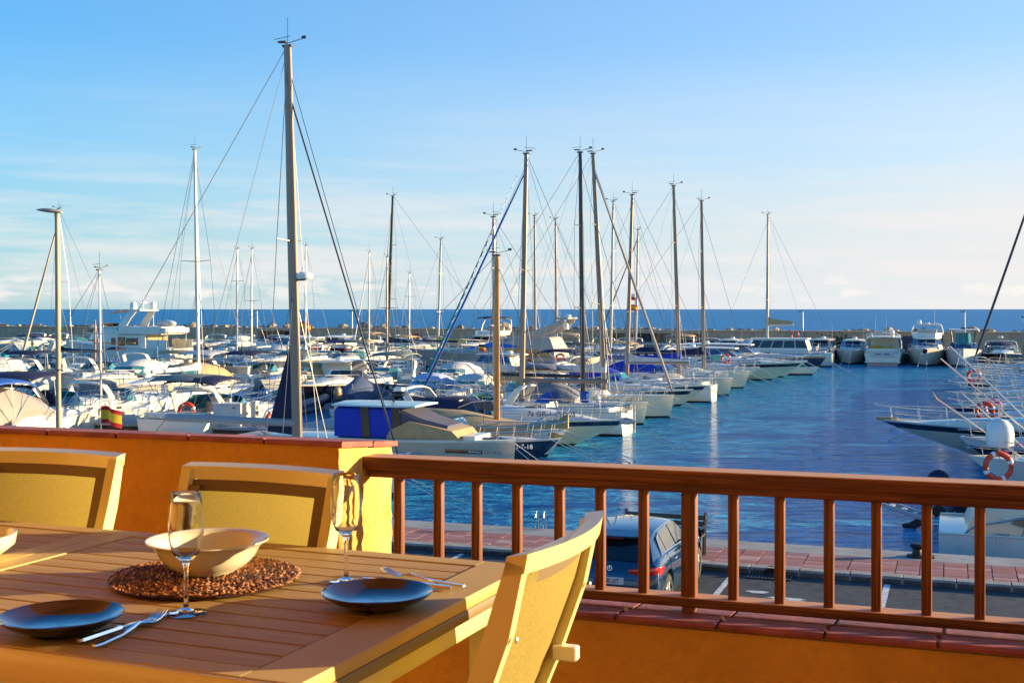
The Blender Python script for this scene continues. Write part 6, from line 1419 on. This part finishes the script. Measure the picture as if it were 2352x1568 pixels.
# greenhouse
def gh(x,w,z): return [Vector((x,-w,z)),Vector((x,w,z))]
G=[ # x_low,z_low,w_low,x_top,z_top,w_top stations from rear to front
 (.14,.99,.76,.62,1.38,.56),(.42,1.02,.80,.70,1.395,.575),(1.10,1.015,.81,1.15,1.425,.60),(1.9,.99,.81,1.9,1.435,.60),(2.5,.975,.80,2.25,1.415,.585),(3.15,.945,.76,2.55,1.36,.55)]
b=MB(); rings=[]
for xl,zl,wl,xt_,zt_,wt in G: rings.append([Vector((xl,-wl,zl)),Vector((xt_*.85+xl*.15,-wt*.85-wl*.15-.01,zt_-.08)),Vector((xt_,-wt,zt_-.015)),Vector((xt_,-wt*.6,zt_+.02)),Vector((xt_,0,zt_+.03)),Vector((xt_,wt*.6,zt_+.02)),Vector((xt_,wt,zt_-.015)),Vector((xt_*.85+xl*.15,wt*.85+wl*.15+.01,zt_-.08)),Vector((xl,wl,zl))])
b.loft(rings,closed=False); b.f.append(tuple(reversed(range(9)))); b.m.append(0); b.f.append(tuple(5*9+i for i in range(9))); b.m.append(0)
b.build('roof',cp,car,40)
def pane(P,m,nm,t=.008,par=car):
    P=[Vector(p) for p in P]; nn=(P[1]-P[0]).cross(P[-1]-P[0]).normalized(); c=sum(P,Vector())/len(P)
    if nn.dot(c-Vector((1.7,0,1.0)))<0: nn=-nn
    b=MB(); b.loft([[p-nn*.01 for p in P],[p+nn*t for p in P]],caps=True); return b.build(nm,m,par,0)
# rear window in the hatch, side windows with a chrome line
pane([(.165,-.66,1.01),(.165,.66,1.01),(.50,.53,1.30),(.50,-.53,1.30)],cg,'rear_window',.022)
b=MB(); rings=[]
for y,xx in ((-.56,.44),(-.3,.36),(0,.33),(.3,.36),(.56,.44)): rings.append([Vector((xx,y,1.345)),Vector((xx+.3,y,1.40)),Vector((xx+.3,y,1.42)),Vector((xx,y,1.375))])
b.loft(rings,caps=True); b.build('roof_spoiler',cp,car,40)
b=MB(); b.box((.335,0,1.335),(.02,.36,.012)); b.build('brake_light',tail,car,0)
for sg in (1,-1):
    def sp(x,z): # point on the glasshouse side
        f=(z-1.0)/.42; return (x,sg*(.815-.215*f-.004),z)
    for P in ([(.62,1.05),(.98,1.045),(.96,1.33),(.78,1.30)],[(1.02,1.045),(1.72,1.03),(1.68,1.38),(1.0,1.345)],[(1.80,1.03),(2.75,.99),(2.30,1.36),(1.76,1.385)]):
        pane([sp(x,z) for x,z in P],cg,'side_window',.018)
    b=MB(); b.tube([Vector(sp(x,z))+Vector((0,sg*.022,0)) for x,z in ((.60,1.04),(1.7,1.02),(2.8,.975))],.010,4); b.tube([Vector(sp(x,z))+Vector((0,sg*.022,0)) for x,z in ((.60,1.04),(.74,1.30),(1.0,1.365),(1.7,1.40))],.010,4); b.build('chrome_trim',chrome,car,0)
    b=MB(); b.ball((1.35,sg*.915,.86),(.12,.02,.02),8,5); b.build('door_handle',chrome,car,40)
    b=MB(); b.ball((2.55,sg*.99,1.02),(.09,.12,.08),10,6); b.build('wing_mirror',cp,car,50)
    # door seams as thin recessed strips
    b=MB(); b.tube([(1.02,sg*.905,.35),(1.0,sg*.912,.60),(1.0,sg*.895,.88),(1.0,sg*.82,1.0)],.006,4); b.tube([(1.98,sg*.90,.25),(1.96,sg*.905,.6),(1.95,sg*.89,.86),(1.95,sg*.82,.99)],.006,4); b.build('door_seam',blp,car,0)
    # tail light wraps round the corner
    b=MB(); P=[(.02,.36),(.03,.60),(.07,.80),(.20,.905),(.42,.915)]; H0=[.80,.77,.75,.76,.84]; H1=[.86,.885,.905,.915,.885]
    ring=[[Vector((x-.02,sg*y,a)),Vector((x-.035,sg*(y+.012),(a+c)/2)),Vector((x-.02,sg*y,c)),Vector((x+.04,sg*(y-.04),c)),Vector((x+.04,sg*(y-.04),a))] for (x,y),a,c in zip(P,H0,H1)]; b.loft(ring,caps=True); b.build('tail_light',tail,car,50)
    b=MB(); b.box((-.03,sg*.62,.40),(.03,.22,.04),bev=.008); b.build('reflector',tail,car,0)
    b=MB(); b.loft([[Vector((.02,sg*.72,.30)),Vector((.0,sg*.84,.34)),Vector((.0,sg*.86,.50)),Vector((.02,sg*.83,.50))],[Vector((.06,sg*.72,.30)),Vector((.06,sg*.82,.34)),Vector((.06,sg*.84,.50)),Vector((.06,sg*.80,.50))]],caps=True); b.build('air_intake',blp,car,0)
    for wx in (.82,3.52):
        b=MB(); b.lathe([(.19,-.11),(.29,-.115),(.325,-.09),(.335,0),(.325,.09),(.29,.115),(.19,.11)],28,(wx,sg*.79,.335),ax=(0,sg,0)); w_=b.build('wheel',tyre,car,50)
        b=MB(); b.lathe([(.235,.02),(.235,.105),(.222,.112),(.215,.10),(.205,.03)],28,(wx,sg*.79,.335),ax=(0,sg,0))
        for k in range(5):
            for dd in (-.13,.13):
                a=k*2*math.pi/5+dd; b.tube([(wx+.04*math.cos(a),sg*.885,.335+.04*math.sin(a)),(wx+.22*math.cos(a+dd*.6),sg*.88,.335+.22*math.sin(a+dd*.6))],.014,4)
        b.lathe([(0,.105),(.05,.105),(.055,.09),(.055,.05)],12,(wx,sg*.79,.335),ax=(0,sg,0)); b.build('rim',alr,w_,40)
        b=MB(); b.lathe([(0,.02),(.2,.02)],20,(wx,sg*.79,.335),ax=(0,sg,0)); b.build('brake_disc',rub,w_,0)
b=MB(); b.box((-.035,0,.30),(.10,1.30,.12),bev=.03); b.build('diffuser',blp,car,30)
b=MB(); b.box((.02,0,.615),(.05,1.0,.18),bev=.02); b.build('number_plate_recess',blp,car,20)
b=MB(); b.box((-.018,0,.655),(.02,.54,.125),bev=.004); pl=b.build('number_plate',mat('plate_white',(.62,.60,.56),.4),car,0)
b=MB(); b.box((-.03,.245,.655),(.006,.045,.115)); b.build('plate_band',mat('plate_blue',(.01,.04,.4),.4),pl,0)
text('5580 LKT',.115,pl,(-.0305,-.035,.615),(math.pi/2,0,-math.pi/2),blackh,ext=.001,sx=.66)
b=MB(); b.lathe([(.038,-.006),(.045,-.006),(.047,0),(.045,.006),(.038,.006),(.038,-.006)],28,(.045,0,.86),ax=(-1,0,.1))
for k in range(3):
    a=math.pi/2+k*2*math.pi/3; d=Vector((0,math.cos(a),math.sin(a))); s_=Vector((0,-d.z,d.y)); c=Vector((.04,0,.86)); b.add([c-s_*.010,c+d*.042,c+s_*.010,c+Vector((-.008,0,0))],[(0,1,3),(1,2,3),(2,0,3),(0,2,1)])
b.build('star_emblem',chrome,car,0)
b=MB(); b.tube([(.19,-.05,1.035),(.26,.30,1.10),(.27,.36,1.11)],.012,5); b.ball((.18,0,1.02),(.03,.05,.03),8,5); b.build('rear_wiper',blp,car,30)
b=MB(); b.tube([(.11,-.68,.72),(.13,-.66,.98)],.005,4); b.tube([(.11,.68,.72),(.13,.66,.98)],.005,4); b.tube([(.0,-.5,.56),(.0,.5,.56)],.006,4); b.build('hatch_seam',blp,car,0)
